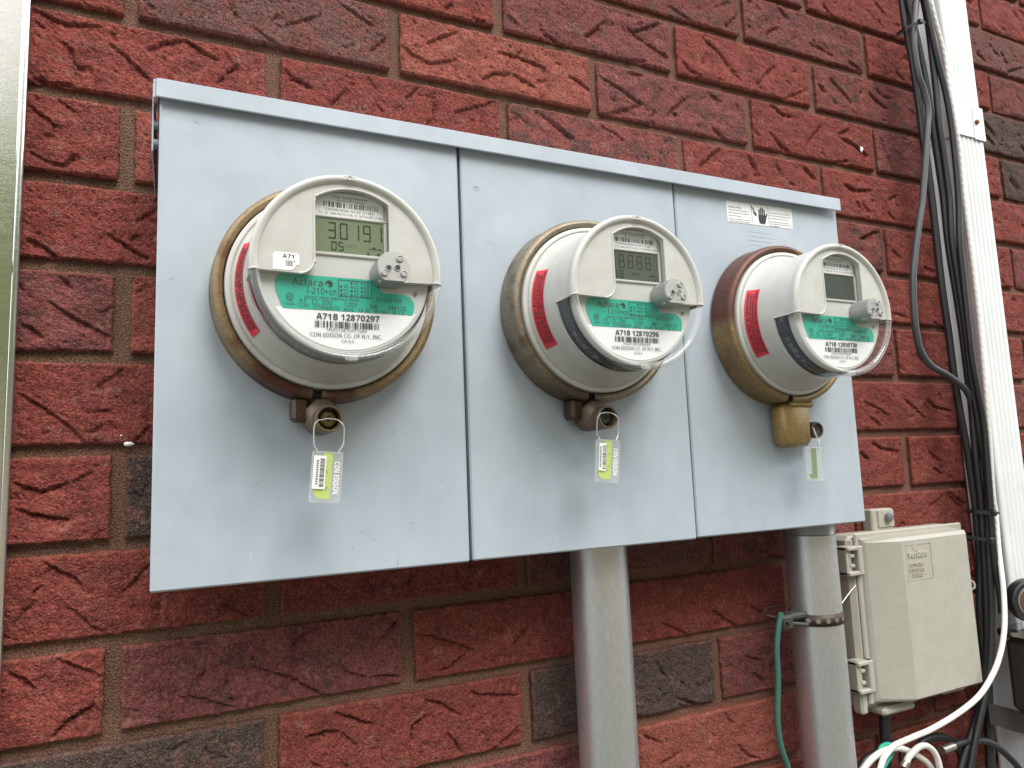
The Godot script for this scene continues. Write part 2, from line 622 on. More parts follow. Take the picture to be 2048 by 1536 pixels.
func read_gouges() -> void:
	var src := """
-75 573 -63 567 -57 565;120 593 139 605 162 617;86 586 107 572 126 564;184 638 202 629 226 618;216 583 228 597 241 612;-115 554 -100 547 -86 545 -56 549;
-93 526 -82 519 -78 503 -80 487;-50 534 -34 522 -22 510 -9 500;-16 533 -3 544 19 553;19 553 36 546 55 538;50 510 60 524 72 538;
-114 483 -94 480 -80 483;121 543 132 533 152 526;171 510 181 523 191 534;215 553 223 544 227 536;260 535 269 544 277 556;
225 523 234 512;321 529 347 540 380 555;296 541 294 510;288 611 304 623 332 639;257 602 272 594 294 587 329 600;383 623 412 623 432 620 457 614;
361 580 377 592 404 597;404 597 426 591 440 584;488 613 507 607 525 597;442 570 453 579;314 665 324 674;351 663 372 659;402 680 419 669;
450 672 462 664 478 657;519 676 543 698;518 676 535 689 556 712;591 709 602 704 649 728;602 704 622 691 663 678;587 656 620 664;
404 543 416 539 425 531;441 552 469 537 499 520;458 546 478 533 495 520;536 550 556 545 575 534;638 539 653 553;539 624 575 611 612 595;
550 570 582 583 609 595;587 639 613 640;650 584 670 605 698 628;736 638 758 628;786 633 798 620;734 584 762 567;726 727 753 711 775 693 799 669;
720 679 734 701;682 680 700 666 722 660;747 653 758 665;829 668 851 693 875 711;889 659 919 674 945 688;667 764 692 754 713 747;
751 779 788 799;775 753 792 771 808 785;889 818 915 802;857 759 875 774 894 783;953 771 984 767 1015 759;1047 761 1080 747;
997 850 1025 829;1131 889 1155 872;1135 857 1151 841;996 718 1024 699 1048 681;968 700 986 689;1092 710 1116 697 1139 688;
1111 725 1127 711 1153 711;856 644 884 631 910 630;818 597 832 585;851 598 871 580 898 565;930 593 949 611 967 627;1005 617 1040 607 1075 591;
1005 619 1035 635;986 567 1023 576;706 518 727 537 748 553;804 551 816 532 825 519;860 547 872 527;780 509 797 517;919 551 943 530;
1109 632 1124 604 1144 562;1006 534 1033 526 1075 532;1111 520 1139 532;1034 509 1048 490;1037 442 1068 460;1047 507 1064 492;
1108 498 1126 486;1028 441 1078 460;1108 433 1130 418;1184 409 1216 401;1091 322 1129 316;1194 313 1223 300;1139 256 1166 237;
1002 173 1030 164 1060 150;1012 150 1031 139 1038 128;1097 179 1124 164 1150 145;1154 179 1179 164 1219 158;1013 108 1034 99 1074 93;
984 95 1002 81;1146 91 1173 73;1152 65 1175 53;-116 455 -104 445 -95 438 -96 422;-92 465 -83 458 -76 454;-115 408 -103 402 -95 398;
-95 398 -84 399 -75 411;-23 348 -14 357 -4 363;-48 335 -33 326 -9 311;-113 322 -100 316 -87 305;-94 263 -72 248 -41 230;-115 241 -104 235 -96 227;
-53 253 -40 262;-84 288 -74 276;-21 275 -10 286;-115 176 -96 163 -77 148 -58 126;-54 179 -43 190 -29 200;-23 125 -4 146;-61 158 -39 159;
-115 94 -94 85 -70 92;-70 92 -52 102;-112 70 -90 62 -69 58;-89 22 -77 12 -64 5 -56 -10;-29 -14 -18 -4 -3 13;-72 -19 -62 -26 -51 -39 -36 -49;
-112 -33 -105 -22 -94 -12;6 -19 7 -35 8 -51;59 -30 77 -40 96 -53;202 -19 211 -31;253 -21 252 -37 245 -49;309 -19 313 -38 329 -49;
329 -49 342 -50 357 -49;-112 -71 -102 -77 -90 -90;-77 -65 -63 -72 -39 -86;-80 -132 -66 -120 -45 -108;88 -94 103 -102 126 -112 167 -140;
23 -113 44 -119 57 -125;56 -125 74 -133;123 -83 139 -72 158 -65;-2 -135 17 -137;174 -105 188 -118 206 -124;206 -124 224 -125 242 -129;
214 -92 231 -76 240 -68;257 -87 279 -92 301 -102 333 -116;374 -115 395 -95;286 -131 316 -117;18 -161 32 -155;170 -153 191 -164 212 -173;
139 -173 159 -171 176 -174;176 -174 185 -182 192 -190;267 -157 287 -165 310 -181;319 -156 331 -162 380 -171;249 -199 253 -182 269 -173;
292 -195 301 -207 307 -219;325 -230 350 -222 381 -204;145 -196 157 -205;432 -168 452 -183;575 -161 590 -184;602 -210 630 -222 656 -231;
584 -114 609 -126 632 -138;668 -107 694 -125 718 -139;731 -108 762 -124;762 -33 794 -53;582 -30 580 -46;721 -176 752 -186 760 -203;
734 -200 753 -212 758 -222;549 -245 559 -252 575 -260;697 -284 711 -300 732 -311;676 -242 693 -258;568 -285 605 -275;1494 944 1517 933 1558 943;
1558 985 1581 964;1496 879 1512 855;1507 837 1568 860;1453 780 1473 794 1489 805;1526 797 1551 780;1455 748 1500 763;1405 720 1444 690;
1401 936 1421 933;
"""
	for line in src.split(";"):
		var n := line.strip_edges().split(" ", false)
		var g := PackedVector2Array()
		for i in range(0, n.size() - 1, 2):
			g.append(Vector2(n[i].to_float(), n[i + 1].to_float()) / 1000.0)
		if g.size() > 1:
			gouges.append(g)


func build_wall() -> void:
	var w := thing("brick_wall", "red rustic brick wall with creased bricks and tan mortar", "wall")
	# mortar: one uneven sheet, a thickness behind it
	var nx := 300
	var ny := 190
	var x0 := -0.62
	var x1 := 2.36
	var y0 := -0.78
	var y1 := 1.22
	var verts := PackedVector3Array()
	var cols := PackedColorArray()
	var idx := PackedInt32Array()
	for j in ny + 1:
		for i in nx + 1:
			var x := x0 + (x1 - x0) * i / nx
			var y := y0 + (y1 - y0) * j / ny
			verts.append(Vector3(x, y, MORTAR_Z + 0.0012 * lump.get_noise_2d(x * 1.7, y * 1.7) + 0.0010 * grit.get_noise_2d(x, y)))
			var red := clampf(0.25 + 0.55 * smoothstep(0.2, 0.9, x) + 0.5 * tone.get_noise_2d(x * 0.5, y * 0.5), 0.0, 1.0)
			var c := Color(0.325, 0.190, 0.130).lerp(Color(0.345, 0.150, 0.118), red)
			cols.append(c * (1.0 + 0.25 * tone.get_noise_2d(x * 2.0 + 9.0, y * 2.0)))
	for j in ny:
		for i in nx:
			var a := j * (nx + 1) + i
			idx.append_array(PackedInt32Array([a, a + nx + 1, a + 1, a + 1, a + nx + 1, a + nx + 2]))
	put_mesh("mortar", grid_mesh(verts, cols, idx), M.mortar, w)
	var bk := begin()
	rbox(bk, Vector3(x0, y0, -0.32), Vector3(x1, y1, MORTAR_Z - 0.006), 0.002)
	put("backing", bk, mat(lin(0.2, 0.13, 0.09), 0.9), w)
	flecks(w)
	# courses
	for k in range(-9, 12):
		var heads := []
		if posmod(k, 2) == 0:   # even courses
			for n in range(-3, 5):
				heads.append(0.108 + 0.2825 * n)
			heads.append_array([1.59, 1.87, 2.15, 2.43])
		else:
			for n in range(-3, 5):
				heads.append(-0.032 + 0.281 * n)
			heads.append_array([1.262, 1.447, 1.73, 2.01, 2.29])
		for n in heads.size() - 1:
			var a: float = heads[n]
			var b: float = heads[n + 1]
			if b > 2.36 or a < -0.62:
				continue
			var gap := 0.0058 + rng.randf() * 0.0028
			var gap2 := 0.0058 + rng.randf() * 0.0028
			if a < 0.3:
				gap += 0.0012
			brick(w, a + gap, b - gap2, bed_y(k) + 0.0052 + rng.randf() * 0.0012, bed_y(k + 1) - 0.0050 - rng.randf() * 0.0012, k, n)


func grid_mesh(verts: PackedVector3Array, cols: PackedColorArray, idx: PackedInt32Array, norms := PackedVector3Array()) -> ArrayMesh:
	if norms.is_empty():
		norms.resize(verts.size())
		for i in range(0, idx.size(), 3):
			var n := (verts[idx[i + 2]] - verts[idx[i]]).cross(verts[idx[i + 1]] - verts[idx[i]])
			for k in 3:
				norms[idx[i + k]] += n
		for i in norms.size():
			norms[i] = norms[i].normalized()
	var arr := []
	arr.resize(Mesh.ARRAY_MAX)
	arr[Mesh.ARRAY_VERTEX] = verts
	arr[Mesh.ARRAY_NORMAL] = norms
	arr[Mesh.ARRAY_COLOR] = cols
	arr[Mesh.ARRAY_INDEX] = idx
	var m := ArrayMesh.new()
	m.add_surface_from_arrays(Mesh.PRIMITIVE_TRIANGLES, arr)
	return m


# specks that others left: paint drips, a tuft of mortar hairs
func flecks(w: Node3D) -> void:
	for f in [[-0.0237, 0.1268, 0.0042, 0.0022, 0], [-0.0300, 0.1350, 0.0014, 0.0009, 0], [1.0570, 0.6010, 0.0032, 0.0052, 0]]:
		var st := begin()
		st.set_smooth_group(0)
		var c := Vector3(f[0], f[1], WALL_Z - 0.0006)
		for k in 12:
			var p := []
			for q in [k, k + 1]:
				var a: float = TAU * (q % 12) / 12.0
				var s: float = 1.0 + 0.35 * grit.get_noise_2d(f[0] + (q % 12) * 0.013, f[1])
				p.append(c + Vector3(cos(a) * f[2] * s, sin(a) * f[3] * s, 0.0))
				p.append(c + Vector3(cos(a) * f[2] * s * 0.6, sin(a) * f[3] * s * 0.6, 0.0022))
			q4(st, p[0], p[2], p[3], p[1])
			t3(st, p[1], p[3], c + Vector3(0, 0, 0.0028))
		put("paint_fleck", st, M.white, w)


# how each brick was fired: 0 red, 1 dark flashed, 2 orange, 3 purple red, 4 grey
func firing(k: int, xm: float) -> int:
	for f in [[5, 0.11, 1], [5, 0.39, 2], [4, 0.53, 5], [5, 0.67, 3], [7, 0.95, 3], [6, 1.09, 5], [3, 0.95, 5], [-1, 0.11, 4], [-4, -0.03, 4], [-4, 0.53, 4], [-2, 0.53, 1], [7, 1.55, 3], [8, 1.5, 1], [6, 1.42, 4], [5, 1.55, 4], [5, 1.35, 0], [3, -0.17, 0], [4, -0.03, 0], [2, -0.03, 0], [0, -0.03, 0], [-2, -0.03, 0], [-3, -0.17, 0], [-3, 0.11, 3], [-3, 0.39, 0], [4, 0.25, 0], [7, 0.67, 5], [-4, 0.25, 0], [-5, 0.11, 0], [-5, 0.39, 3]]:
		if f[0] == k and absf(f[1] - xm) < 0.10:
			return f[2]
	var r := rng.randf()
	return 0 if r < 0.72 else 3 if r < 0.93 else 2


func brick(w: Node3D, x0: float, x1: float, y0: float, y1: float, k: int, n: int) -> void:
	var xm := (x0 + x1) / 2
	var near := x0 < 1.3 and y0 > -0.55 and x1 > -0.2
	var hidden := x0 > 0.02 and x1 < 0.66 and y0 > 0.04 and y1 < 0.40   # behind the meter bank
	var step := 0.0013 if xm < 0.5 else 0.0018
	var stepx := step * (1.0 if xm < 0.6 else 1.5)
	if not near:
		step = 0.004
		stepx = 0.005
	if hidden:
		step = 0.012
		stepx = 0.014
	var nx := int((x1 - x0) / stepx)
	var ny := int((y1 - y0) / step)
	var h := PackedFloat32Array()
	h.resize((nx + 1) * (ny + 1))
	var kind := firing(k, xm)
	var tilt := Vector2(rng.randf_range(-0.006, 0.006), rng.randf_range(-0.010, 0.010))
	var proud := rng.randf_range(-0.0008, 0.0012)
	var off := Vector2(rng.randf() * 50.0, rng.randf() * 50.0)
	for j in ny + 1:
		var y := y0 + (y1 - y0) * j / ny
		for i in nx + 1:
			var x := x0 + (x1 - x0) * i / nx
			var z := proud + tilt.x * (x - xm) + tilt.y * (y - (y0 + y1) / 2)
			z += 0.0016 * lump.get_noise_2d(x + off.x, y * 1.6 + off.y) + 0.00055 * grit.get_noise_2d(x, y)
			z -= 0.0013 * smoothstep(0.42, 0.6, grit.get_noise_2d(x * 0.5 + off.y, y * 0.5)) + 0.0020 * smoothstep(0.46, 0.6, lump.get_noise_2d(x * 1.5 + off.y, y * 1.5 - off.x))
			h[j * (nx + 1) + i] = z
	# the creases: a torn lip above, a slope below
	var cuts := []
	for g in gouges:
		var m: Vector2 = (g[0] + g[g.size() - 1]) / 2
		if m.x > x0 - 0.005 and m.x < x1 + 0.005 and m.y > y0 - 0.006 and m.y < y1 + 0.006:
			cuts.append(g)
	if cuts.size() < (3 if xm > 1.2 else 1):
		for q in rng.randi_range(3, 5):
			var c := Vector2(rng.randf_range(x0 + 0.02, x1 - 0.02), rng.randf_range(y0 + 0.012, y1 - 0.012))
			var a := rng.randf_range(-0.95, -0.35) if rng.randf() < 0.65 else rng.randf_range(0.3, 0.9)
			var d := Vector2.from_angle(a) * rng.randf_range(0.011, 0.024)
			cuts.append(PackedVector2Array([c - d, c + Vector2(d.y, -d.x) * rng.randf_range(-0.2, 0.2), c + d]))
	for q in int(4.0 * (x1 - x0) / 0.27) if near and not hidden else 0:   # nicks and short tears
		var c := Vector2(rng.randf_range(x0 + 0.01, x1 - 0.01), rng.randf_range(y0 + 0.008, y1 - 0.008))
		var d := Vector2.from_angle(rng.randf_range(-1.2, 1.2)) * rng.randf_range(0.0025, 0.007)
		cuts.append(PackedVector2Array([c - d, c + d]))
	var amount := rng.randf_range(0.75, 1.3)
	for g in cuts:
		crease(h, nx, ny, x0, x1, y0, y1, g, amount)
	# vertices, with the worn arris
	var verts := PackedVector3Array()
	var cols := PackedColorArray()
	var idx := PackedInt32Array()
	var base: Color = [Color(0.290, 0.074, 0.063), Color(0.185, 0.098, 0.092), Color(0.365, 0.112, 0.088), Color(0.255, 0.086, 0.088), Color(0.098, 0.081, 0.075), Color(0.260, 0.083, 0.078)][kind]
	base = base * rng.randf_range(0.98, 1.18)
	base.a = 1.0
	var alt: Color = [Color(0.240, 0.066, 0.060), Color(0.23, 0.088, 0.082), Color(0.33, 0.102, 0.084), Color(0.175, 0.075, 0.072), Color(0.12, 0.086, 0.074), Color(0.155, 0.082, 0.076)][kind]
	var edge := Color(0.37, 0.140, 0.095)
	for j in ny + 1:
		for i in nx + 1:
			var x := x0 + (x1 - x0) * i / nx
			var y := y0 + (y1 - y0) * j / ny
			var e := minf(minf(x - x0, x1 - x), minf(y - y0, y1 - y))
			var wob := 0.0009 * lump.get_noise_2d(x * 5.0 + 7.0, y * 5.0)
			var z := h[j * (nx + 1) + i]
			var ef := clampf(1.0 - (e + wob) / 0.0022, 0.0, 1.0)
			z -= 0.0018 * ef * ef
			var px := x
			var py := y
			if e <= 0.0:
				z -= 0.001
			# ragged outline
			if i == 0 or i == nx:
				px += 0.0014 * lump.get_noise_2d(y * 3.0, x * 40.0) + 0.0007 * grit.get_noise_2d(y, x * 9.0)
			if j == 0 or j == ny:
				py += 0.0014 * lump.get_noise_2d(x * 3.0, y * 40.0 + 3.0) + 0.0007 * grit.get_noise_2d(x, y * 9.0)
			verts.append(Vector3(px, py, WALL_Z + z))
			var t := tone.get_noise_2d(x * 1.3 + off.x, y * 2.2 + off.y)
			var c := base.lerp(alt, smoothstep(-0.15, 0.45, t))
			var o := lump.get_noise_2d(x * 2.2 - off.y, y * 2.2)
			c = c.lerp(edge, clampf(0.42 * smoothstep(0.0045, 0.0, e + wob * 2.0) + 0.45 * smoothstep(0.22, 0.6, o), 0.0, 0.8) * (1.0 if kind != 4 else 0.55))
			c = c.lerp(Color(0.42, 0.27, 0.22), 0.4 * smoothstep(0.30, 0.62, lump.get_noise_2d(x * 0.9 + 40.0, y * 1.4)) * smoothstep(-0.2, 0.3, grit.get_noise_2d(x * 0.7, y * 0.7)))
			cols.append(c * (1.0 + 0.22 * grit.get_noise_2d(x * 0.35 + 3.0, y * 0.35)))
	for j in ny:
		for i in nx:
			var a := j * (nx + 1) + i
			idx.append_array(PackedInt32Array([a, a + nx + 1, a + 1, a + 1, a + nx + 1, a + nx + 2]))
	# the sides, back into the mortar
	var rim := PackedInt32Array()
	for i in nx:
		rim.append(i)
	for j in ny:
		rim.append(j * (nx + 1) + nx)
	for i in nx:
		rim.append(ny * (nx + 1) + nx - i)
	for j in ny:
		rim.append((ny - j) * (nx + 1))
	var first := verts.size()
	for r in rim:
		verts.append(verts[r])
		cols.append(cols[r])
	for r in rim:
		verts.append(Vector3(verts[r].x, verts[r].y, -0.131))
		cols.append(cols[r] * 0.9)
	for q in rim.size():
		var q2 := (q + 1) % rim.size()
		var a := first + q
		var b := first + q2
		idx.append_array(PackedInt32Array([a, b, a + rim.size(), b, b + rim.size(), a + rim.size()]))
	put_mesh("brick", grid_mesh(verts, cols, idx), M.brick, w)


func crease(h: PackedFloat32Array, nx: int, ny: int, x0: float, x1: float, y0: float, y1: float, g: PackedVector2Array, amount := 1.0) -> void:
	var total := 0.0
	for i in g.size() - 1:
		total += g[i].distance_to(g[i + 1])
	if total < 0.004:
		return
	var deep := 0.0042 + 0.0022 * rng.randf()
	deep *= amount * clampf(total / 0.03, 0.6, 1.0)
	var lo := g[0]
	var hi := g[0]
	for p in g:
		lo = lo.min(p)
		hi = hi.max(p)
	var i0 := maxi(int((lo.x - 0.014 - x0) / (x1 - x0) * nx), 0)
	var i1 := mini(int((hi.x + 0.014 - x0) / (x1 - x0) * nx) + 1, nx)
	var j0 := maxi(int((lo.y - 0.016 - y0) / (y1 - y0) * ny), 0)
	var j1 := mini(int((hi.y + 0.010 - y0) / (y1 - y0) * ny) + 1, ny)
	for j in range(j0, j1 + 1):
		for i in range(i0, i1 + 1):
			var p := Vector2(x0 + (x1 - x0) * i / nx, y0 + (y1 - y0) * j / ny)
			var best := 1.0
			var along := 0.0
			var side := 1.0
			var run := 0.0
			for s in g.size() - 1:
				var a := g[s]
				var d := g[s + 1] - a
				var l := d.length()
				var t := clampf((p - a).dot(d) / (l * l), 0.0, 1.0)
				var v := p - a - d * t
				var r := v.length()
				if r < best:
					best = r
					along = (run + t * l) / total
					var nrm := Vector2(-d.y, d.x)
					if nrm.y < 0 or (absf(nrm.y) < 0.15 * l and nrm.x < 0):
						nrm = -nrm
					side = signf(v.dot(nrm))
				run += l
			if best > 0.016:
				continue
			var sd := best * side + 0.0013 * lump.get_noise_2d(p.x * 4.0, p.y * 4.0) + 0.0006 * grit.get_noise_2d(p.x * 1.3, p.y * 1.3)
			var end := sqrt(maxf(0.0, 1.0 - pow(absf(2.0 * along - 1.0), 3.0)))
			if (along <= 0.0 or along >= 1.0):
				end = 0.0
			end *= clampf(0.9 + 0.9 * tone.get_noise_2d(along * 6.0 + g[0].x * 90.0, g[0].y * 90.0), 0.45, 1.3)
			var z := 0.0
			if sd > 0.0:
				z = 0.0006 * exp(-sd / 0.004) - deep * maxf(0.0, 1.0 - sd / 0.0012)
			else:
				z = -deep * (0.66 * exp(sd / 0.0034) + 0.34 * exp(sd / 0.0095))
			h[j * (nx + 1) + i] += z * end


# ---------------------------------------------------------------- steel sheet at the left

func build_steel_panel() -> void:
	var t := thing("steel_cladding", "polished stainless steel panel with bolt fixed to the bricks left of the meter bank", "metal panel")
	var st := begin()
	rbox(st, Vector3(-0.62, -0.78, -0.106), Vector3(-0.1205, 0.78, -0.100), 0.0008)
	put("sheet", st, M.steel, t)
	st = begin()   # folded edge
	var path := PackedVector3Array([Vector3(-0.1185, -0.78, -0.1035), Vector3(-0.1185, 0.0, -0.1035), Vector3(-0.1185, 0.78, -0.1035)])
	tube(st, path, 0.0036, 16)
	rbox(st, Vector3(-0.1205, -0.78, -0.116), Vector3(-0.1168, 0.78, -0.1045), 0.0006)
	put("folded_edge", st, M.steel, t)
	st = begin()
	lathe(st, [Vector2(0.0105, -0.1), Vector2(0.0105, -0.098), Vector2(0.0095, -0.0965), Vector2(0.0, -0.0965)], 0, TAU, 32, none, Vector3(-0.1405, 0.294, 0))
	put("washer", st, M.nickel, t)
	st = begin()
	lathe(st, [Vector2(0.0062, -0.0965), Vector2(0.0062, -0.092), Vector2(0.0045, -0.089), Vector2(0.0, -0.088)], 0, TAU, 24, none, Vector3(-0.1385, 0.294, 0))
	put("bolt", st, M.bolt, t)


# ---------------------------------------------------------------- downspout

func build_downspout() -> void:
	var t := thing("downspout", "white ribbed metal downspout running up the brick wall", "downspout")
	var x0 := 1.228
	var x1 := 1.305
	var zf := -0.060
	var zb := -0.112
	var loop := PackedVector2Array()   # outline (x, z), counter-clockwise seen from above is not needed: both sides are drawn
	# front with rounded ribs
	var n := 56
	for i in n + 1:
		var f := float(i) / n
		var x := lerpf(x0 + 0.004, x1 - 0.004, f)
		var rib := 0.0
		var u := f * 6.0
		rib = -0.0016 * smoothstep(0.3, 0.8, absf(fposmod(u, 1.0) - 0.5) * 2.0) if f > 0.04 and f < 0.96 else 0.0
		loop.append(Vector2(x, zf + rib))
	loop.append(Vector2(x1 - 0.0012, zf - 0.0012))
	loop.append(Vector2(x1, zf - 0.004))
	for i in 9:
		loop.append(Vector2(x1 - (0.0025 if i % 2 else 0.0), lerpf(zf - 0.010, zb + 0.006, i / 8.0)))
	loop.append(Vector2(x1, zb))
	loop.append(Vector2(x0, zb))
	for i in 9:
		loop.append(Vector2(x0 + (0.0025 if i % 2 else 0.0), lerpf(zb + 0.006, zf - 0.010, i / 8.0)))
	loop.append(Vector2(x0, zf - 0.004))
	loop.append(Vector2(x0 + 0.0012, zf - 0.0012))
	var st := begin()
	st.set_smooth_group(0)
	var ys := [-0.78, -0.4, -0.1, 0.2, 0.5, 0.8, 1.22]
	for j in ys.size() - 1:
		for i in loop.size():
			var a := loop[i]
			var b := loop[(i + 1) % loop.size()]
			q4(st, Vector3(a.x, ys[j], a.y), Vector3(b.x, ys[j], b.y), Vector3(b.x, ys[j + 1], b.y), Vector3(a.x, ys[j + 1], a.y))
	put("ribbed_pipe", st, M.white_paint, t)
	# strap that holds it to the wall, with its rusty screw
	st = begin()
	rbox(st, Vector3(x0 - 0.0015, 0.632, -0.0592), Vector3(1.2755, 0.694, -0.0578), 0.0006)
	rbox(st, Vector3(1.2762, 0.630, -0.0590), Vector3(x1 + 0.0018, 0.692, -0.0572), 0.0006)
	rbox(st, Vector3(x1 + 0.0004, 0.630, -0.113), Vector3(x1 + 0.0018, 0.692, -0.0592), 0.0006)
	rbox(st, Vector3(x0 - 0.0022, 0.632, -0.113), Vector3(x0 - 0.0008, 0.694, -0.0595), 0.0006)
	put("strap", st, M.white_paint, t)
	st = begin()
	lathe(st, [Vector2(0.0042, -0.0575), Vector2(0.0042, -0.0545), Vector2(0.003, -0.053), Vector2(0.0, -0.0525)], 0, TAU, 10, none, Vector3(1.2835, 0.662, 0))
	put("rusty_screw", st, M.rust, t)


# ---------------------------------------------------------------- the meter bank

func build_meter_box() -> void:
	var t := thing("meter_box", "long pale grey steel meter box with three cover panels and a lid", "meter box")
	var st := begin()
	rbox(st, Vector3(0.006, 0.004, -0.1155), Vector3(0.834, 0.430, -0.0095), 0.003)
	put("back_box", st, M.paint_dark, t)
	for i in 3:
		var x0: float = BOX_W * i + [0.0, 0.0024, 0.0016][i]
		var x1 := BOX_W * (i + 1) - (0.0 if i == 2 else 0.0012)
		var zf: float = [0.0012, 0.0, -0.0016][i]
		var y0: float = [0.0, 0.0004, 0.0016][i]
		st = begin()
		# front sheet with the round opening under the ring left solid, edges folded back
		rbox(st, Vector3(x0, y0, zf - 0.009), Vector3(x1, 0.4285, zf), 0.0016)
		put("cover_panel", st, M.paint, t)
	# lid: front lip, sloping top, side flaps
	st = begin()
	rbox(st, Vector3(-0.0028, 0.4213, 0.0068), Vector3(0.8376, 0.4390, 0.0090), 0.0009)
	var a := [Vector3(-0.0028, 0.4382, 0.0075), Vector3(0.8376, 0.4382, 0.0075), Vector3(0.8376, 0.4525, -0.115), Vector3(-0.0028, 0.4525, -0.115)]
	q4(st, a[0], a[1], a[2], a[3])
	var dn := Vector3(0, -0.002, 0)
	q4(st, a[3] + dn, a[2] + dn, a[1] + dn, a[0] + dn)
	put("lid", st, M.paint, t)
	st = begin()
	rbox(st, Vector3(-0.0058, 0.377, -0.114), Vector3(-0.0046, 0.4400, -0.004), 0.0004)
	rbox(st, Vector3(-0.0050, 0.4215, -0.004), Vector3(-0.0030, 0.4385, 0.0066), 0.0004)
	put("side_flap", st, M.paint, t)
	st = begin()
	rbox(st, Vector3(0.8378, 0.377, -0.114), Vector3(0.8390, 0.4400, -0.004), 0.0004)
	put("side_flap", st, M.paint, t)
	for y in [0.404, 0.387]:
		st = begin()
		var pts := PackedVector3Array([Vector3(-0.0046, y, -0.012), Vector3(0.006, y, -0.012)])
		tube(st, pts, 0.0045, 12)
		put("rivet", st, M.paint_dark, t)
	# hazard sticker on the third panel
	st = begin()
	slab(st, PackedVector2Array([Vector2(0.6425, 0.3872), Vector2(0.7542, 0.3900), Vector2(0.7552, 0.4176), Vector2(0.6421, 0.4148)]), -0.0012, 0.0003)
	var hz := put("hazard_sticker", st, M.label, t)
	var z := -0.0009
	var lean := func(v: Vector3) -> Vector3: return v + Vector3(0, (v.x - 0.6425) * 0.025, 0)
	st = begin()
	words(st, "Hazardous Voltage", sans, 0.6450, 0.6660, 0.4075, 0.0026, z, lean)
	for k in 3:
		thin_lines(st, 0.6450, [0.6775, 0.6790, 0.6660][k], 0.4033 - k * 0.0037, z, lean, 31 + k)
	for k in 2:
		thin_lines(st, 0.6450, 0.6800, 0.3915 - k * 0.0028, z, lean, 41 + k)
	for k in 3:
		thin_lines(st, 0.7140, [0.7500, 0.7515, 0.7450][k], 0.4055 - k * 0.0037, z, lean, 51 + k)
	for k in 3:
		thin_lines(st, 0.7140, [0.7490, 0.7520, 0.7300][k], 0.3935 - k * 0.0028, z, lean, 61 + k)
	put("lettering", st, M.ink_soft, hz)
	st = begin()   # the hand and the bolt
	var hx := 0.7010
	for k in 4:
		var fx := hx - 0.0055 + k * 0.0030
		var top: float = [0.4085, 0.4110, 0.4112, 0.4090][k]
		slab(st, rect(fx, 0.3995, fx + 0.0020, top, 0.0009), z, 0.0, lean)
	slab(st, PackedVector2Array([Vector2(hx - 0.0060, 0.4012), Vector2(hx + 0.0058, 0.4012), Vector2(hx + 0.0064, 0.3940), Vector2(hx + 0.0042, 0.3895), Vector2(hx - 0.0035, 0.3895), Vector2(hx - 0.0058, 0.3930)]), z + 0.00015, 0.0, lean)
	slab(st, PackedVector2Array([Vector2(hx + 0.0058, 0.4005), Vector2(hx + 0.0086, 0.4045), Vector2(hx + 0.0097, 0.4035), Vector2(hx + 0.0064, 0.3950)]), z, 0.0, lean)
	slab(st, PackedVector2Array([Vector2(hx - 0.0175, 0.4125), Vector2(hx - 0.0120, 0.4070), Vector2(hx - 0.0130, 0.4062), Vector2(hx - 0.0085, 0.4010), Vector2(hx - 0.0100, 0.3985), Vector2(hx - 0.0145, 0.4030), Vector2(hx - 0.0138, 0.4058), Vector2(hx - 0.0182, 0.4120)]), z, 0.0, lean)
	slab(st, rect(0.6835, 0.3890, 0.6839, 0.4140), z, 0.0, lean)
	slab(st, rect(0.7120, 0.3890, 0.7124, 0.4140), z, 0.0, lean)
	put("hand_symbol", st, M.ink, hz)
	for k in 4:
		st = begin()
		thin_lines(st, 0.676 + 0.004 * (k % 2), [0.712, 0.722, 0.716, 0.700][k], 0.3785 - k * 0.0058, -0.0013, none, 71 + k)
		put("pencil_mark", st, M.pencil, t).set_meta("kind", "stuff")
	# wear on the paint: nicks and scratches
	var r := RandomNumberGenerator.new()
	r.seed = 99
	for k in 46:
		var p := Vector2(r.randf_range(0.01, 0.83), r.randf_range(0.012, 0.41))
		if r.randf() < 0.4:
			p.y = r.randf_range(0.004, 0.06)
		var i := int(p.x / BOX_W)
		var inside := false
		for mx in METER_X:
			inside = inside or p.distance_to(Vector2(mx, METER_Y)) < 0.105
		if inside:
			continue
		var zf: float = [0.0014, 0.0002, -0.0014][i]
		var d := Vector2.from_angle(r.randf_range(-0.5, 1.9)) * r.randf_range(0.001, 0.007)
		var s := Vector2(-d.y, d.x).normalized() * r.randf_range(0.00015, 0.0004)
		st = begin()
		slab(st, PackedVector2Array([p - d, p + s, p + d, p - s]), zf)
		var pale := r.randf() < 0.4
		put("scratch" if pale else "scuff_mark", st, M.scuff_light if pale else M.scuff, t)
	for m in [[0.2975, 0.3835, 0.0022, 0.9], [0.3000, 0.3810, 0.0016, 0.6], [0.2995, 0.3850, 0.0014, -0.3], [0.3012, 0.3843, 0.0012, 1.4]]:
		var d: Vector2 = Vector2.from_angle(m[3]) * m[2]
		var s := Vector2(-d.y, d.x).normalized() * 0.0007
		st = begin()
		slab(st, PackedVector2Array([Vector2(m[0], m[1]) - d - s * 0.5, Vector2(m[0], m[1]) + s, Vector2(m[0], m[1]) + d, Vector2(m[0], m[1]) - s]), 0.0003)
		put("scuff_mark", st, M.scuff, t)


func thin_lines(st: SurfaceTool, x0: float, x1: float, y: float, z: float, map: Callable, sd: int) -> void:
	var r := RandomNumberGenerator.new()
	r.seed = sd
	var x := x0
	while x < x1:
		var l := r.randf_range(0.0012, 0.004)
		slab(st, rect(x, y - 0.0003, minf(x + l, x1), y + 0.0004), z, 0.0, map)
		x += l + 0.0009


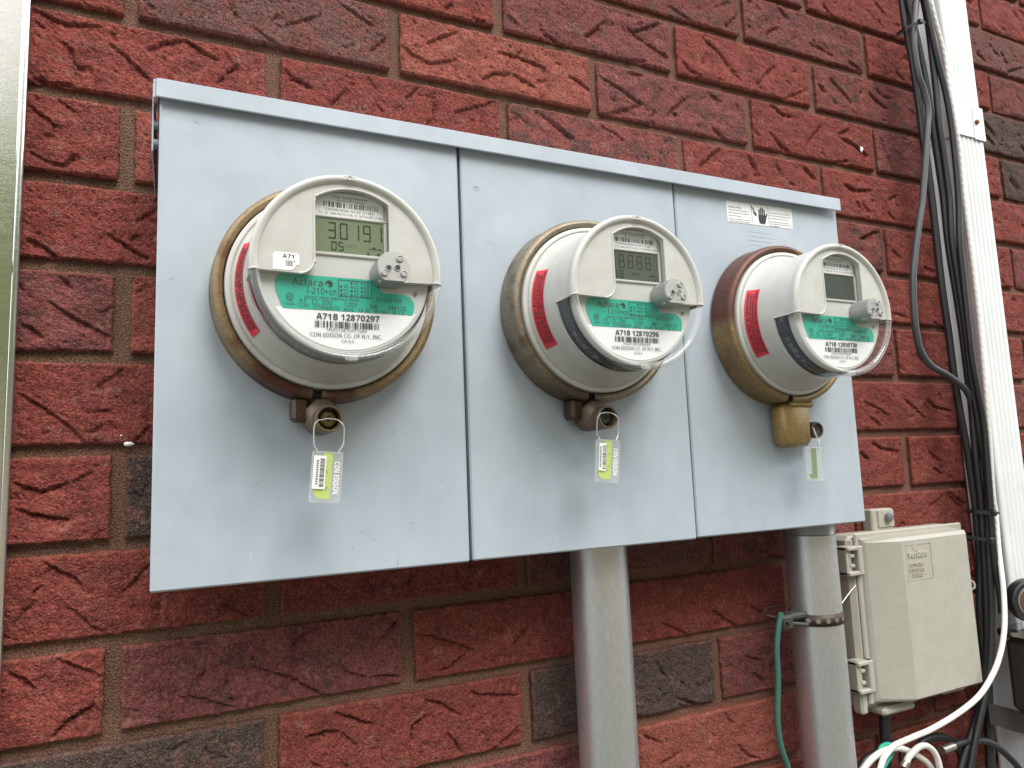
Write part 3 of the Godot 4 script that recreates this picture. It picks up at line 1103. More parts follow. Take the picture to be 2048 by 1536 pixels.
# small print too fine to read
func thin_lines2(st: SurfaceTool, x0: float, x1: float, y: float, map: Callable, sd: int) -> void:
	var r := RandomNumberGenerator.new()
	r.seed = sd
	var x := x0
	while x < x1:
		var l := r.randf_range(0.02, 0.06)
		slab(st, rect(x, y - 0.045, minf(x + l, x1), y + 0.045), 0.0, 0.0, map)
		x += l + 0.012


# ---------------------------------------------------------------- conduits

func build_conduits() -> void:
	var info := [["thick grey conduit entering the meter box bottom below the middle meter", 0.4625], ["grey conduit with threaded top and perforated strap beside the beige box", 0.7985]]
	for i in 2:
		var t := thing("conduit", info[i][0], "conduit", Vector3(info[i][1], 0.0, -0.060), "metal conduits under the meter box")
		var st := begin()
		st.set_smooth_group(0)
		var r := 0.0332
		var n := 64
		var ys := [-0.80, -0.5, -0.25, -0.1, -0.015]
		for j in ys.size() - 1:
			for k in n:
				var a := TAU * k / n
				var b := TAU * (k + 1) / n
				q4(st, Vector3(sin(a) * r, ys[j], cos(a) * r), Vector3(sin(b) * r, ys[j], cos(b) * r), Vector3(sin(b) * r, ys[j + 1], cos(b) * r), Vector3(sin(a) * r, ys[j + 1], cos(a) * r))
		put("pipe", st, M.conduit, t)
		st = begin()
		for j in 12:   # cut threads just under the box
			var y := -0.015 + j * 0.0018
			for k in n:
				var a := TAU * k / n
				var b := TAU * (k + 1) / n
				for d in [[0.0, 0.0009, r - 0.0009, r - 0.0002], [0.0009, 0.0018, r - 0.0002, r - 0.0009]]:
					q4(st, Vector3(sin(a) * d[2], y + d[0], cos(a) * d[2]), Vector3(sin(b) * d[2], y + d[0], cos(b) * d[2]), Vector3(sin(b) * d[3], y + d[1], cos(b) * d[3]), Vector3(sin(a) * d[3], y + d[1], cos(a) * d[3]))
		if i == 0:
			st = begin()
			for k in n:
				var a := TAU * k / n
				var b := TAU * (k + 1) / n
				q4(st, Vector3(sin(a) * r, -0.015, cos(a) * r), Vector3(sin(b) * r, -0.015, cos(b) * r), Vector3(sin(b) * r, 0.006, cos(b) * r), Vector3(sin(a) * r, 0.006, cos(a) * r))
		put("threaded_end" if i == 1 else "upper_end", st, M.conduit, t)


func build_clamp() -> void:
	var t := thing("ground_clamp", "brown perforated strap clamp around the conduit beside the beige box", "clamp", Vector3(0.7985, -0.1225, -0.060))
	var tiltmap := func(v: Vector3) -> Vector3: return v + Vector3(0, v.x * 0.03, 0)
	var st := begin()
	st.set_smooth_group(0)
	var r := 0.0346
	var n := 72
	for k in n:
		var a := TAU * k / n
		var b := TAU * (k + 1) / n
		for d in [[-0.0072, 0.0072, r, r], [0.0072, 0.0072, r, r - 0.0014], [-0.0072, -0.0072, r - 0.0014, r]]:
			q4(st, tiltmap.call(Vector3(sin(a) * d[2], d[0], cos(a) * d[2])), tiltmap.call(Vector3(sin(b) * d[2], d[0], cos(b) * d[2])), tiltmap.call(Vector3(sin(b) * d[3], d[1], cos(b) * d[3])), tiltmap.call(Vector3(sin(a) * d[3], d[1], cos(a) * d[3])))
	put("band", st, M.strap, t)
	for k in 7:   # punched holes that show the bare pipe
		var a := -1.12 + k * 0.36
		st = begin()
		var xf := Transform3D(Basis(Vector3.UP, a), Vector3.ZERO)
		var m2 := func(v: Vector3) -> Vector3: return tiltmap.call(xf * Vector3(v.x, v.y, r + 0.0004))
		slab(st, disc(Vector2.ZERO, 0.0033, 16), 0.0, 0.0, m2)
		put("hole", st, M.nickel if k > 0 else M.conduit, t)
	st = begin()
	rbox(st, Vector3(-0.081, -0.009, 0.006), Vector3(-0.056, 0.010, 0.016), 0.003)
	rbox(st, Vector3(-0.062, 0.002, -0.004), Vector3(-0.033, 0.011, 0.016), 0.003)
	put("lug", st, M.clamp, t)
	st = begin()
	lathe(st, [Vector2(0.0062, 0.014), Vector2(0.0062, 0.018), Vector2(0.0034, 0.0185), Vector2(0.0034, 0.0165), Vector2(0.0, 0.0165)], 0, TAU, 20, none, Vector3(-0.072, 0.0, 0.000))
	put("lug_screw", st, M.dark_metal, t)
	st = begin()
	tube(st, PackedVector3Array([Vector3(-0.060, -0.001, 0.012), Vector3(-0.046, -0.003, 0.016), Vector3(-0.037, -0.0045, 0.0190)]), 0.0028, 12)
	put("tension_screw", st, M.clamp, t)
	st = begin()
	tube(st, spline([Vector3(-0.079, 0.008, 0.008), Vector3(-0.086, 0.011, -0.004), Vector3(-0.070, 0.014, -0.018), Vector3(-0.036, 0.012, -0.028)]), 0.0016, 8)
	put("wire_tail", st, M.dark_metal, t)


# ---------------------------------------------------------------- rings, meters, seals

func build_ring(i: int) -> void:
	var labels := ["tan bronze sealing ring round the meter reading 30191", "grey brown sealing ring round the middle meter", "rusty red brown sealing ring with square brass lock below"]
	var t := thing("sealing_ring", labels[i], "sealing ring", Vector3(METER_X[i], METER_Y, 0.0), "meter sealing rings")
	var n := FastNoiseLite.new()
	n.seed = 60 + i
	n.frequency = 1.1
	n.fractal_octaves = 4
	var tint := func(a: float, p: Vector2) -> Color:
		var v := n.get_noise_3d(cos(a) * 2.2, sin(a) * 2.2, p.y * 30.0)
		var tan_ := Color(0.33, 0.245, 0.135)
		var rust := Color(0.13, 0.048, 0.03)
		if i == 1:
			tan_ = Color(0.30, 0.255, 0.19)
			rust = Color(0.115, 0.07, 0.05)
		if i == 2:
			tan_ = Color(0.35, 0.25, 0.12)
			rust = Color(0.135, 0.052, 0.036)
		var deg := fposmod(rad_to_deg(a), 360.0)
		var k := smoothstep(0.05, 0.4, v)
		if i == 0:   # rust at the lower left
			k = maxf(k * 0.6, smoothstep(26.0, 8.0, absf(deg - 243.0)))
			k = maxf(k, 0.8 * smoothstep(12.0, 4.0, absf(deg - 275.0)))
		elif i == 1:
			k = maxf(k * 0.6, 0.8 * smoothstep(30.0, 5.0, absf(deg - 250.0)))
		else:        # the whole upper left is rusty
			k = maxf(k * 0.35, smoothstep(58.0, 46.0, absf(deg - 130.0)))
		return tan_.lerp(rust, clampf(k, 0.0, 1.0)) * (1.0 + 0.2 * n.get_noise_2d(a * 9.0, p.x * 300.0))
	var st := begin()
	var gap := deg_to_rad(2.4)
	var prof := [Vector2(0.0905, 0.006), Vector2(0.0905, 0.0295), Vector2(0.0918, 0.0312), Vector2(0.0945, 0.0322), Vector2(0.0966, 0.0316), Vector2(0.0984, 0.0298), Vector2(0.0992, 0.0266), Vector2(0.0994, 0.0200), Vector2(0.0996, 0.0060), Vector2(0.1002, 0.0035), Vector2(0.1002, 0.0014)]
	prof.reverse()
	var cut := deg_to_rad(262.0)
	lathe(st, prof, cut + gap, cut + TAU - gap, 180, tint)
	put("band", st, M["ring%d" % i], t)
	var lock: Material = M["ring%d" % i]
	var hue := func(c: Color) -> Callable: return func(_a: float, _p: Vector2) -> Color: return c
	if i < 2:
		var bc: Color = [Color(0.23, 0.175, 0.12), Color(0.20, 0.155, 0.11)][i]
		var rc: Color = [Color(0.12, 0.085, 0.06), Color(0.10, 0.055, 0.04)][i]
		st = begin()
		st.set_color(rc)
		rbox(st, Vector3(-0.033, -0.1165, 0.003), Vector3(-0.018, -0.095, 0.024), 0.003)
		put("ear", st, lock, t)
		st = begin()
		st.set_color(bc)
		rbox(st, Vector3(-0.0215, -0.1280, 0.001), Vector3(0.0055, -0.098, 0.040), 0.0078, Transform3D(), true)
		var c := Vector3(-0.0062, -0.1163, 0)
		lathe(st, [Vector2(0.0125, 0.010), Vector2(0.0122, 0.036), Vector2(0.0118, 0.0495), Vector2(0.0112, 0.0502), Vector2(0.0098, 0.0502), Vector2(0.0094, 0.0490), Vector2(0.0092, 0.036)], 0, TAU, 48, hue.call(bc), c)
		put("lock_barrel", st, lock, t)
		st = begin()
		lathe(st, [Vector2(0.0092, 0.0375), Vector2(0.0075, 0.0400), Vector2(0.0068, 0.0440), Vector2(0.0052, 0.0450), Vector2(0.0024, 0.0450), Vector2(0.0022, 0.0380), Vector2(0.0, 0.0380)], 0, TAU, 32, none, c)
		var plug := put("lock_plug", st, M.brass if i == 0 else M.clamp, t)
		st = begin()
		slab(st, disc(Vector2(c.x, c.y), 0.0021), 0.0440)
		put("keyhole", st, M.black_gap, plug)
	else:
		st = begin()
		st.set_color(Color(0.46, 0.32, 0.13))
		rbox(st, Vector3(-0.0215, -0.1505, 0.001), Vector3(0.0245, -0.099, 0.028), 0.0060, Transform3D(), true)
		rbox(st, Vector3(-0.012, -0.152, 0.003), Vector3(0.008, -0.146, 0.020), 0.003)
		rbox(st, Vector3(-0.010, -0.104, 0.010), Vector3(0.030, -0.096, 0.029), 0.003)
		put("lock_housing", st, lock, t)
		st = begin()
		st.set_color(Color(0.15, 0.13, 0.115))
		lathe(st, [Vector2(0.0100, 0.001), Vector2(0.0102, 0.022), Vector2(0.0096, 0.0235), Vector2(0.0082, 0.0235), Vector2(0.0078, 0.020), Vector2(0.0, 0.018)], 0, TAU, 32, hue.call(Color(0.15, 0.13, 0.115)), Vector3(0.0368, -0.1315, 0))
		rbox(st, Vector3(0.024, -0.137, 0.002), Vector3(0.034, -0.126, 0.012), 0.002)
		put("lock_barrel", st, lock, t)


func arc(r: float, a0: float, a1: float, n: int) -> PackedVector2Array:
	var out := PackedVector2Array()
	for k in n + 1:
		out.append(Vector2.from_angle(a0 + (a1 - a0) * k / n) * r)
	return out


func cut_path() -> PackedVector2Array:
	# lower edge of the opaque cover, right to left: chord, up round the window and down again
	var p := PackedVector2Array([Vector2(0.0762, -0.0088), Vector2(0.0470, -0.0086)])
	for k in 7:
		var a := -PI / 2 - PI / 2 * k / 6.0
		p.append(Vector2(0.0455 + cos(a) * 0.0120, 0.0034 + sin(a) * 0.0120))
	p.append(Vector2(0.0335, 0.0515))
	for k in 13:
		var f := k / 12.0
		var x := lerpf(0.0318, -0.0258, f)
		p.append(Vector2(x, 0.0655 - 0.0088 * pow(absf(x - 0.003) / 0.0288, 2.2)))
	p.append(Vector2(-0.0278, 0.0515))
	p.append(Vector2(-0.0278, 0.0044))
	for k in 7:
		var a := -PI / 2 * k / 6.0
		p.append(Vector2(-0.0398 + cos(a) * 0.0120, 0.0044 + sin(a) * 0.0120))
	p.append(Vector2(-0.0762, -0.0074))
	return p


func build_meter(i: int) -> void:
	var labels := ["beige round electric meter whose display reads 30191", "beige round electric meter between two others, display all dim eights", "beige round electric meter with blank dark display"]
	var t := thing("electric_meter", labels[i], "electric meter", Vector3(METER_X[i], METER_Y, 0.0), "electric meters on the meter box")
	var aL := PI + asin(0.0074 / 0.0765)
	var aR := -asin(0.0088 / 0.0765)
	# foot and flange, all round
	var st := begin()
	var foot := [Vector2(0.0895, 0.004), Vector2(0.0895, 0.0300), Vector2(0.0888, 0.0328), Vector2(0.0872, 0.0338), Vector2(0.0852, 0.0338), Vector2(0.0846, 0.0326), Vector2(0.0838, 0.0326), Vector2(0.0832, 0.0342), Vector2(0.0815, 0.0362), Vector2(0.0792, 0.0410), Vector2(0.0772, 0.0475), Vector2(0.0760, 0.0550), Vector2(0.0754, 0.0650), Vector2(0.0751, 0.0745)]
	lathe(st, foot, 0, TAU, 120)
	lathe(st, [Vector2(0.0751, 0.0745), Vector2(0.0735, 0.0753), Vector2(0.0729, 0.0740)], aL, aR + TAU, 70, none, Vector3.ZERO, 40)
	put("base", st, M.plastic, t)
	# opaque upper half with its rounded lip and flat front
	st = begin()
	var lip := [Vector2(0.0751, 0.0745), Vector2(0.0752, 0.0960), Vector2(0.0757, 0.1005), Vector2(0.0764, 0.1035), Vector2(0.0768, 0.1060), Vector2(0.0767, 0.1080), Vector2(0.0759, 0.1097), Vector2(0.0745, 0.1107), Vector2(0.0728, 0.1108), Vector2(0.0712, 0.1100), Vector2(0.0700, 0.1086), Vector2(0.0694, 0.1072)]
	lathe(st, lip, aR, aL, 84)
	put("upper_cover", st, M.plastic, t)
	st = begin()
	var mask := arc(0.0697, aR, aL, 60)
	var edge := cut_path()
	var inner := PackedVector2Array()
	for q in edge:
		if q.length() < 0.0690:
			inner.append(q)
	var rev := inner.duplicate()
	rev.reverse()
	mask.append_array(rev)
	slab(st, mask, 0.1074, 0.0062)
	var front := put("front_shroud", st, M.plastic, t)
	# moulded bead along the edge of the opening
	st = begin()
	var bead := PackedVector3Array()
	for q in inner:
		bead.append(Vector3(q.x, q.y, 0.1072))
	tube(st, spline(Array(bead), 3), 0.0011, 8)
	put("bead", st, M.plastic, front)
	# the ends of the opaque half, down the side of the cylinder
	for a in [aL, aR]:
		st = begin()
		var pts := []
		for q in [lip[0], lip[1], lip[2], lip[4], lip[6], lip[8], lip[10]]:
			pts.append(Vector3(cos(a) * q.x, sin(a) * q.x, q.y))
		tube(st, spline(pts, 3), 0.0009, 8)
		put("seam", st, M.plastic, t)
	# clear lower half
	st = begin()
	var low := arc(0.0697, aL, aR + TAU, 60)
	low.append_array(inner)
	slab(st, low, 0.1058)
	var cover := put("clear_cover", st, M.clear, t)
	st = begin()
	lathe(st, lip.slice(0, 5), aL, aR + TAU, 70)
	put("clear_side", st, M.clear, cover)
	st = begin()
	lathe(st, lip.slice(4), aL, aR + TAU, 70)
	put("clear_lip", st, M.clear_rim, cover)
	# what shows through it
	st = begin()
	lathe(st, [Vector2(0.0728, 0.066), Vector2(0.0724, 0.0884), Vector2(0.0670, 0.0890)], 0, TAU, 80)
	var board := put("inner_drum", st, M.board, t)
	st = begin()
	var rr := RandomNumberGenerator.new()
	rr.seed = 5 + i
	for k in 26:
		var a := aL + 0.05 + (TAU + aR - aL - 0.1) * k / 26.0
		var xf := Transform3D(Basis(Vector3(0, 0, 1), a), Vector3(cos(a), sin(a), 0) * 0.0722)
		if rr.randf() < 0.7:
			rbox(st, Vector3(-0.0004, -0.002 - rr.randf() * 0.003, 0.079 + rr.randf() * 0.003), Vector3(0.0007, 0.002, 0.083 + rr.randf() * 0.005), 0.0003, xf)
	put("component", st, M.ink_soft, board).set_meta("kind", "stuff")
	st = begin()
	lathe(st, [Vector2(0.0670, 0.0891), Vector2(0.0688, 0.0896), Vector2(0.0692, 0.0968), Vector2(0.0687, 0.0987), Vector2(0.0675, 0.0992)], 0, TAU, 96)
	slab(st, arc(0.0675, 0, TAU, 72), 0.0992)
	var plate := put("face_plate", st, M.plate, t)
	nameplate(i, plate)
	display(i, t)
	# optical port: a metal puck with two holes and three studs
	var pc := Vector2(0.0318, -0.0016)
	var puck := PackedVector2Array()
	for k in 41:
		var a := -PI / 2 + 0.62 + (TAU - 1.24) * k / 40.0
		puck.append(pc + Vector2.from_angle(a) * 0.0137)
	st = begin()
	slab(st, puck, 0.1225, 0.022)
	var small := PackedVector2Array()
	for q in puck:
		small.append(pc + (q - pc) * 0.955)
	slab(st, small, 0.1233, 0.001)
	var port := put("optical_port", st, M.port, t)
	for d in [Vector2(-0.0044, -0.0005), Vector2(0.0030, 0.0002)]:
		st = begin()
		lathe(st, [Vector2(0.0029, 0.1233), Vector2(0.0027, 0.1240), Vector2(0.0022, 0.1240), Vector2(0.0020, 0.1232)], 0, TAU, 20, none, Vector3(pc.x + d.x, pc.y + d.y, 0))
		put("eyelet", st, M.port, port)
		st = begin()
		slab(st, disc(pc + d, 0.0021), 0.1236)
		put("hole", st, M.port_hole if d.x < 0 or i != 1 else M.nickel, port)
	for d in [Vector2(0.0048, 0.0078), Vector2(-0.0078, -0.0048), Vector2(0.0080, -0.0044)]:
		st = begin()
		lathe(st, [Vector2(0.0029, 0.1233), Vector2(0.0028, 0.1243), Vector2(0.0023, 0.1246), Vector2(0.0019, 0.1240), Vector2(0.0012, 0.1240), Vector2(0.0, 0.1244)], 0, TAU, 20, none, Vector3(pc.x + d.x, pc.y + d.y, 0))
		put("stud", st, M.port, port)
	st = begin()
	rbox(st, Vector3(pc.x - 0.0105, pc.y - 0.0115, 0.112), Vector3(pc.x - 0.0060, pc.y - 0.0085, 0.118), 0.0008)
	put("tab", st, M.port, port)
	# latches moulded into the lip, top and bottom
	for s in [1.0, -1.0]:
		st = begin()
		rbox(st, Vector3(-0.0050, 0.0712, 0.1090), Vector3(0.0050, 0.0758, 0.1114), 0.0007, Transform3D(Basis(Vector3(0, 0, 1), 0.0 if s > 0 else PI), Vector3.ZERO))
		lathe(st, [Vector2(0.0021, 0.1114), Vector2(0.0020, 0.1119), Vector2(0.0014, 0.1119), Vector2(0.0013, 0.1114)], 0, TAU, 16, none, Vector3(0, 0.0735 * s, 0))
		put("latch", st, M.plastic if s > 0 else M.clear_rim, t)
	# red warning strip on the side
	var wrap := func(v: Vector3) -> Vector3:   # v.x along the strip (angle), v.y across it (0 back .. 1 front)
		var z := lerpf(0.0368, 0.0530, v.y)
		var r := 0.0
		for k in foot.size() - 1:
			if z >= foot[k].y and z <= foot[k + 1].y and foot[k + 1].y > foot[k].y:
				r = lerpf(foot[k].x, foot[k + 1].x, (z - foot[k].y) / (foot[k + 1].y - foot[k].y))
		var lift := 0.0004 + v.z
		return Vector3(cos(v.x) * (r + lift), sin(v.x) * (r + lift), z + 0.3 * lift)
	st = begin()
	st.set_smooth_group(0)
	var b0 := deg_to_rad(155.0)
	var b1 := deg_to_rad(215.0)
	for k in 30:
		for j in 6:
			var u0 := lerpf(b0, b1, k / 30.0)
			var u1 := lerpf(b0, b1, (k + 1) / 30.0)
			q4(st, wrap.call(Vector3(u0, j / 6.0, 0)), wrap.call(Vector3(u1, j / 6.0, 0)), wrap.call(Vector3(u1, (j + 1) / 6.0, 0)), wrap.call(Vector3(u0, (j + 1) / 6.0, 0)))
	var red := put("warning_strip", st, M.red_label, t)
	st = begin()
	var up := func(v: Vector3) -> Vector3: return wrap.call(Vector3(b1 + (b0 - b1) * v.x, 1.0 - v.y, 0.0004))
	var flip := func(v: Vector3) -> Vector3: return up.call(Vector3(v.x, 1.0 - v.y, v.z))
	words(st, "TAMPERING WITH THIS METER IS A CRIME", bold, 0.03, 0.97, 0.83, 0.17, 0.0, flip)
	words(st, "VIOLATORS WILL BE PROSECUTED", bold, 0.06, 0.95, 0.22, 0.17, 0.0, flip)
	for k in 2:
		thin_lines2(st, 0.06, 0.93, [0.62, 0.44][k], flip, 7 + k)
	put("lettering", st, M.ink, red)
	if i == 0:   # paper sticker on the shroud
		st = begin()
		slab(st, PackedVector2Array([Vector2(-0.0590, -0.0058), Vector2(-0.0590, 0.0056), Vector2(-0.0570, 0.0078), Vector2(-0.0410, 0.0078), Vector2(-0.0394, 0.0066), Vector2(-0.0394, -0.0012), Vector2(-0.0415, -0.0018), Vector2(-0.0440, -0.0052), Vector2(-0.0470, -0.0062)]), 0.1078, 0.0004)
		var ps := put("paper_sticker", st, M.white, t)
		st = begin()
		words(st, "A71'", bold, -0.0520, -0.0415, 0.0049, 0.0034, 0.1079)
		bars(st, -0.0500, -0.0440, -0.0030, 0.0017, 0.1079, 9, 4)
		slab(st, rect(-0.0432, 0.0003, -0.0426, 0.0020), 0.1079)
		put("lettering", st, M.ink, ps)


func nameplate(i: int, plate: Node3D) -> void:
	var z := 0.0995
	var st := begin()
	var white := PackedVector2Array()
	for k in 41:
		var a := PI + asin(0.0330 / 0.0655) + (PI - 2.0 * asin(0.0330 / 0.0655)) * k / 40.0
		white.append(Vector2.from_angle(a) * 0.0655)
	slab(st, white, z)
	put("white_label", st, M.label, plate)
	st = begin()
	slab(st, PackedVector2Array([Vector2(-0.0505, -0.0342), Vector2(-0.0560, -0.0200), Vector2(-0.0565, -0.0140), Vector2(-0.0552, -0.0095), Vector2(-0.0520, -0.0066), Vector2(0.0195, -0.0066), Vector2(0.0225, -0.0072), Vector2(0.0246, -0.0090), Vector2(0.0258, -0.0135), Vector2(0.0272, -0.0160), Vector2(0.0300, -0.0172), Vector2(0.0470, -0.0172), Vector2(0.0515, -0.0190), Vector2(0.0545, -0.0225), Vector2(0.0554, -0.0270), Vector2(0.0538, -0.0342)]), z + 0.0003)
	put("green_label", st, M.green, plate)
	z += 0.0006
	var serial: String = ["12870297", "12870296", "12939730"][i]
	var g := begin()   # printed over the green
	words(g, "I-210+cn", sans, -0.0325, -0.0095, -0.0189, 0.0050, z)
	words(g, "Electric Utility Watt-hour Meter", sans, -0.0341, 0.0092, -0.0243, 0.0026, z, none, 0.2)
	words(g, "6.0", sans, -0.0380, -0.0330, -0.0270, 0.0030, z)
	words(g, "1120", sans, -0.0394, -0.0317, -0.0311, 0.0030, z)
	words(g, "CL 200", sans, -0.0284, -0.0128, -0.0280, 0.0038, z)
	words(g, "120V", sans, -0.0030, 0.0075, -0.0284, 0.0038, z)
	words(g, "3W", sans, 0.0172, 0.0240, -0.0290, 0.0036, z)
	words(g, "FM12S", sans, 0.0336, 0.0482, -0.0293, 0.0036, z)
	words(g, "727XA86070", sans, -0.0282, -0.0075, -0.0321, 0.0027, z)
	words(g, "60HZ", sans, -0.0036, 0.0046, -0.0325, 0.0027, z)
	words(g, "TA 30", sans, 0.0080, 0.0175, -0.0326, 0.0027, z)
	words(g, "Kh 10.0", sans, 0.0209, 0.0329, -0.0328, 0.0027, z)
	words(g, "Kt 1.0", sans, 0.0367, 0.0463, -0.0330, 0.0027, z)
	words(g, ["92 055 558", "92 055 557", "92 055 557"][i], sans, 0.0228, 0.0442, -0.0226, 0.0033, z)
	words(g, "LISTED", sans, -0.0485, -0.0428, -0.0284, 0.0012, z)
	words(g, "FM98N", sans, -0.0490, -0.0415, -0.0309, 0.0015, z)
	words(g, "UL", bold, -0.0472, -0.0440, -0.0247, 0.0020, z)
	ring(g, Vector2(-0.0456, -0.0247), 0.0028, 0.0023, z)
	# the table of terminals
	for e in [[-0.0080, -0.0088, 0.0193, -0.0083], [-0.0080, -0.0222, 0.0193, -0.0217], [-0.0080, -0.0222, -0.0075, -0.0083], [0.0188, -0.0222, 0.0193, -0.0083]]:
		slab(g, rect(e[0], e[1], e[2], e[3]), z)
	var rows := [["", "V2", "F2"], ["J2", "U2", "N2"], ["T2", "K2", "E2"], ["R2", "A2", "Q2"]]
	for r in 4:
		for c in 3:
			if rows[r][c] == "":
				continue
			var x := -0.0056 + c * 0.0084
			var y := -0.0105 - r * 0.0033
			if (r == 0 and c == 2) or (r == 1 and c == 1):
				ring(g, Vector2(x, y), 0.0010, 0.0006, z)
			else:
				slab(g, disc(Vector2(x, y), 0.0010, 12), z)
			words(g, rows[r][c], sans, x + 0.0019, x + 0.0056, y, 0.0024, z)
	put("lettering", g, M.ink_green, plate)
	st = begin()
	words(st, "Aclara", sans, -0.0440, -0.0200, -0.0124, 0.0056, z)
	put("maker_name", st, M.ink_green, plate)
	st = begin()   # round swirl after the name
	var c0 := Vector2(-0.0152, -0.0126)
	var sw := PackedVector2Array()
	for k in 15:
		sw.append(c0 + Vector2.from_angle(PI * 1.05 - PI * 1.25 * k / 14.0) * 0.0031)
	for k in 15:
		sw.append(c0 + Vector2(0.0002, -0.0007) + Vector2.from_angle(PI * -0.2 + PI * 1.15 * k / 14.0) * 0.0021)
	slab(st, sw, z)
	slab(st, disc(c0 + Vector2(0.0008, -0.0014), 0.0013, 16), z)
	put("emblem", st, M.ink_green, plate)
	st = begin()
	words(st, "A71B " + serial, bold, -0.0253, 0.0254, -0.0391, 0.0050, z)
	words(st, "HSZ0" + serial + "QAV", sans, -0.0168, 0.0150, -0.0499, 0.0027, z)
	words(st, "CON EDISON CO. OF N.Y. INC.", sans, -0.0301, 0.0274, -0.0541, 0.0034, z)
	words(st, "CA 0.5", sans, -0.0055, 0.0043, -0.0586, 0.0026, z)
	bars(st, -0.0262, 0.0247, -0.0481, -0.0428, z, 34, 100 + i)
	put("serial_print", st, M.ink, plate)
	st = begin()
	slab(st, disc(Vector2(0.0565, -0.0160), 0.0017, 20), z)
	put("screw_hole", st, M.ink_soft, plate)


func ring(st: SurfaceTool, c: Vector2, r1: float, r0: float, z: float) -> void:
	for k in 20:
		var a := Vector2.from_angle(TAU * k / 20)
		var b := Vector2.from_angle(TAU * (k + 1) / 20)
		slab(st, PackedVector2Array([c + a * r0, c + a * r1, c + b * r1, c + b * r0]), z)


func display(i: int, t: Node3D) -> void:
	var st := begin()   # white bezel round the glass, deeper on the right and below
	for e in [[-0.0275, 0.0110, 0.0332, 0.0136], [0.0302, 0.0136, 0.0332, 0.0425], [-0.0275, 0.0425, 0.0332, 0.0446]]:
		rbox(st, Vector3(e[0], e[1], 0.0985), Vector3(e[2], e[3], 0.1010), 0.0006)
	var d := put("display", st, M.plastic, t)
	st = begin()
	slab(st, rect(-0.0275, 0.0136, 0.0302, 0.0425), 0.0996)
	put("glass", st, [M.lcd_on, M.lcd_dim, M.lcd_off][i], d)
	# paper label above the glass
	st = begin()
	slab(st, rect(-0.0270, 0.0446, 0.0300, 0.0645), 0.0998)
	var lb := put("radio_label", st, M.label, d)
	st = begin()
	var z := 0.1001
	words(st, "Silver Spring Networks", sans, -0.0117, 0.0167, 0.0607, 0.0022, z)
	words(st, "001350050130F94A", sans, -0.0085, 0.0146, 0.0577, 0.0020, z)
	bars(st, -0.0190, 0.0255, 0.0518, 0.0562, z, 30, 70 + i)
	words(st, "CONTAINS MODEL No. NIC 511-0601", sans, -0.0182, 0.0223, 0.0497, 0.0021, z)
	words(st, "FCC ID: OWS-NIC511-06, IC: 5975A-NIC51106", sans, -0.0231, 0.0292, 0.0467, 0.0020, z)
	put("lettering", st, M.ink, lb)
	if i == 2:
		return
	var sm: Material = M.seg_on if i == 0 else M.seg_dim
	var zz := 0.0999
	var big := "30191" if i == 0 else "88888"
	for k in 5:
		var o := begin()
		var x := -0.0155 + k * 0.0095 if i == 0 else -0.0268 + k * 0.0104
		seven(o, big[k], x, 0.0255, 0.0062, 0.0136, 0.0010, zz)
		put("digit", o, sm, d)
	for k in 2:
		var o := begin()
		var x := -0.0130 + k * 0.0056 if i == 0 else -0.0230 + k * 0.0068
		seven(o, "05"[k] if i == 0 else "8", x, 0.0158, 0.0042, 0.0073, 0.0008, zz)
		put("digit", o, sm, d)
	st = begin()
	words(st, "kW h", sans, -0.0014, 0.0076, 0.0205, 0.0024, zz)
	put("unit", st, M.ink_soft if i == 0 else sm, d)
	st = begin()
	for k in 4:
		slab(st, rect(0.0178 + k * 0.0023, 0.0190, 0.0194 + k * 0.0023, 0.0198), zz)
	slab(st, PackedVector2Array([Vector2(0.0200, 0.0202), Vector2(0.0238, 0.0202), Vector2(0.0219, 0.0214)]), zz)
	slab(st, PackedVector2Array([Vector2(0.0266, 0.0186), Vector2(0.0284, 0.0194), Vector2(0.0266, 0.0202)]), zz)
	ring(st, Vector2(0.0170, 0.0153), 0.0011, 0.0006, zz)
	ring(st, Vector2(0.0255, 0.0153), 0.0011, 0.0004, zz)
	put("arrow_symbols", st, sm, d)


func seven(st: SurfaceTool, ch: String, x: float, y: float, w: float, h: float, t: float, z: float) -> void:
	var on := {"0": "abcdef", "1": "bc", "3": "abcdg", "5": "acdfg", "8": "abcdefg", "9": "abcdfg"}[ch] as String
	var g := t * 0.35
	var seg := {
		"a": rect(x + g, y + h - t, x + w - g, y + h), "d": rect(x + g, y, x + w - g, y + t), "g": rect(x + g, y + h / 2 - t / 2, x + w - g, y + h / 2 + t / 2),
		"b": rect(x + w - t, y + h / 2 + g, x + w, y + h - g), "c": rect(x + w - t, y + g, x + w, y + h / 2 - g),
		"f": rect(x, y + h / 2 + g, x + t, y + h - g), "e": rect(x, y + g, x + t, y + h / 2 - g),
	}
	for k in on:
		slab(st, seg[k], z)


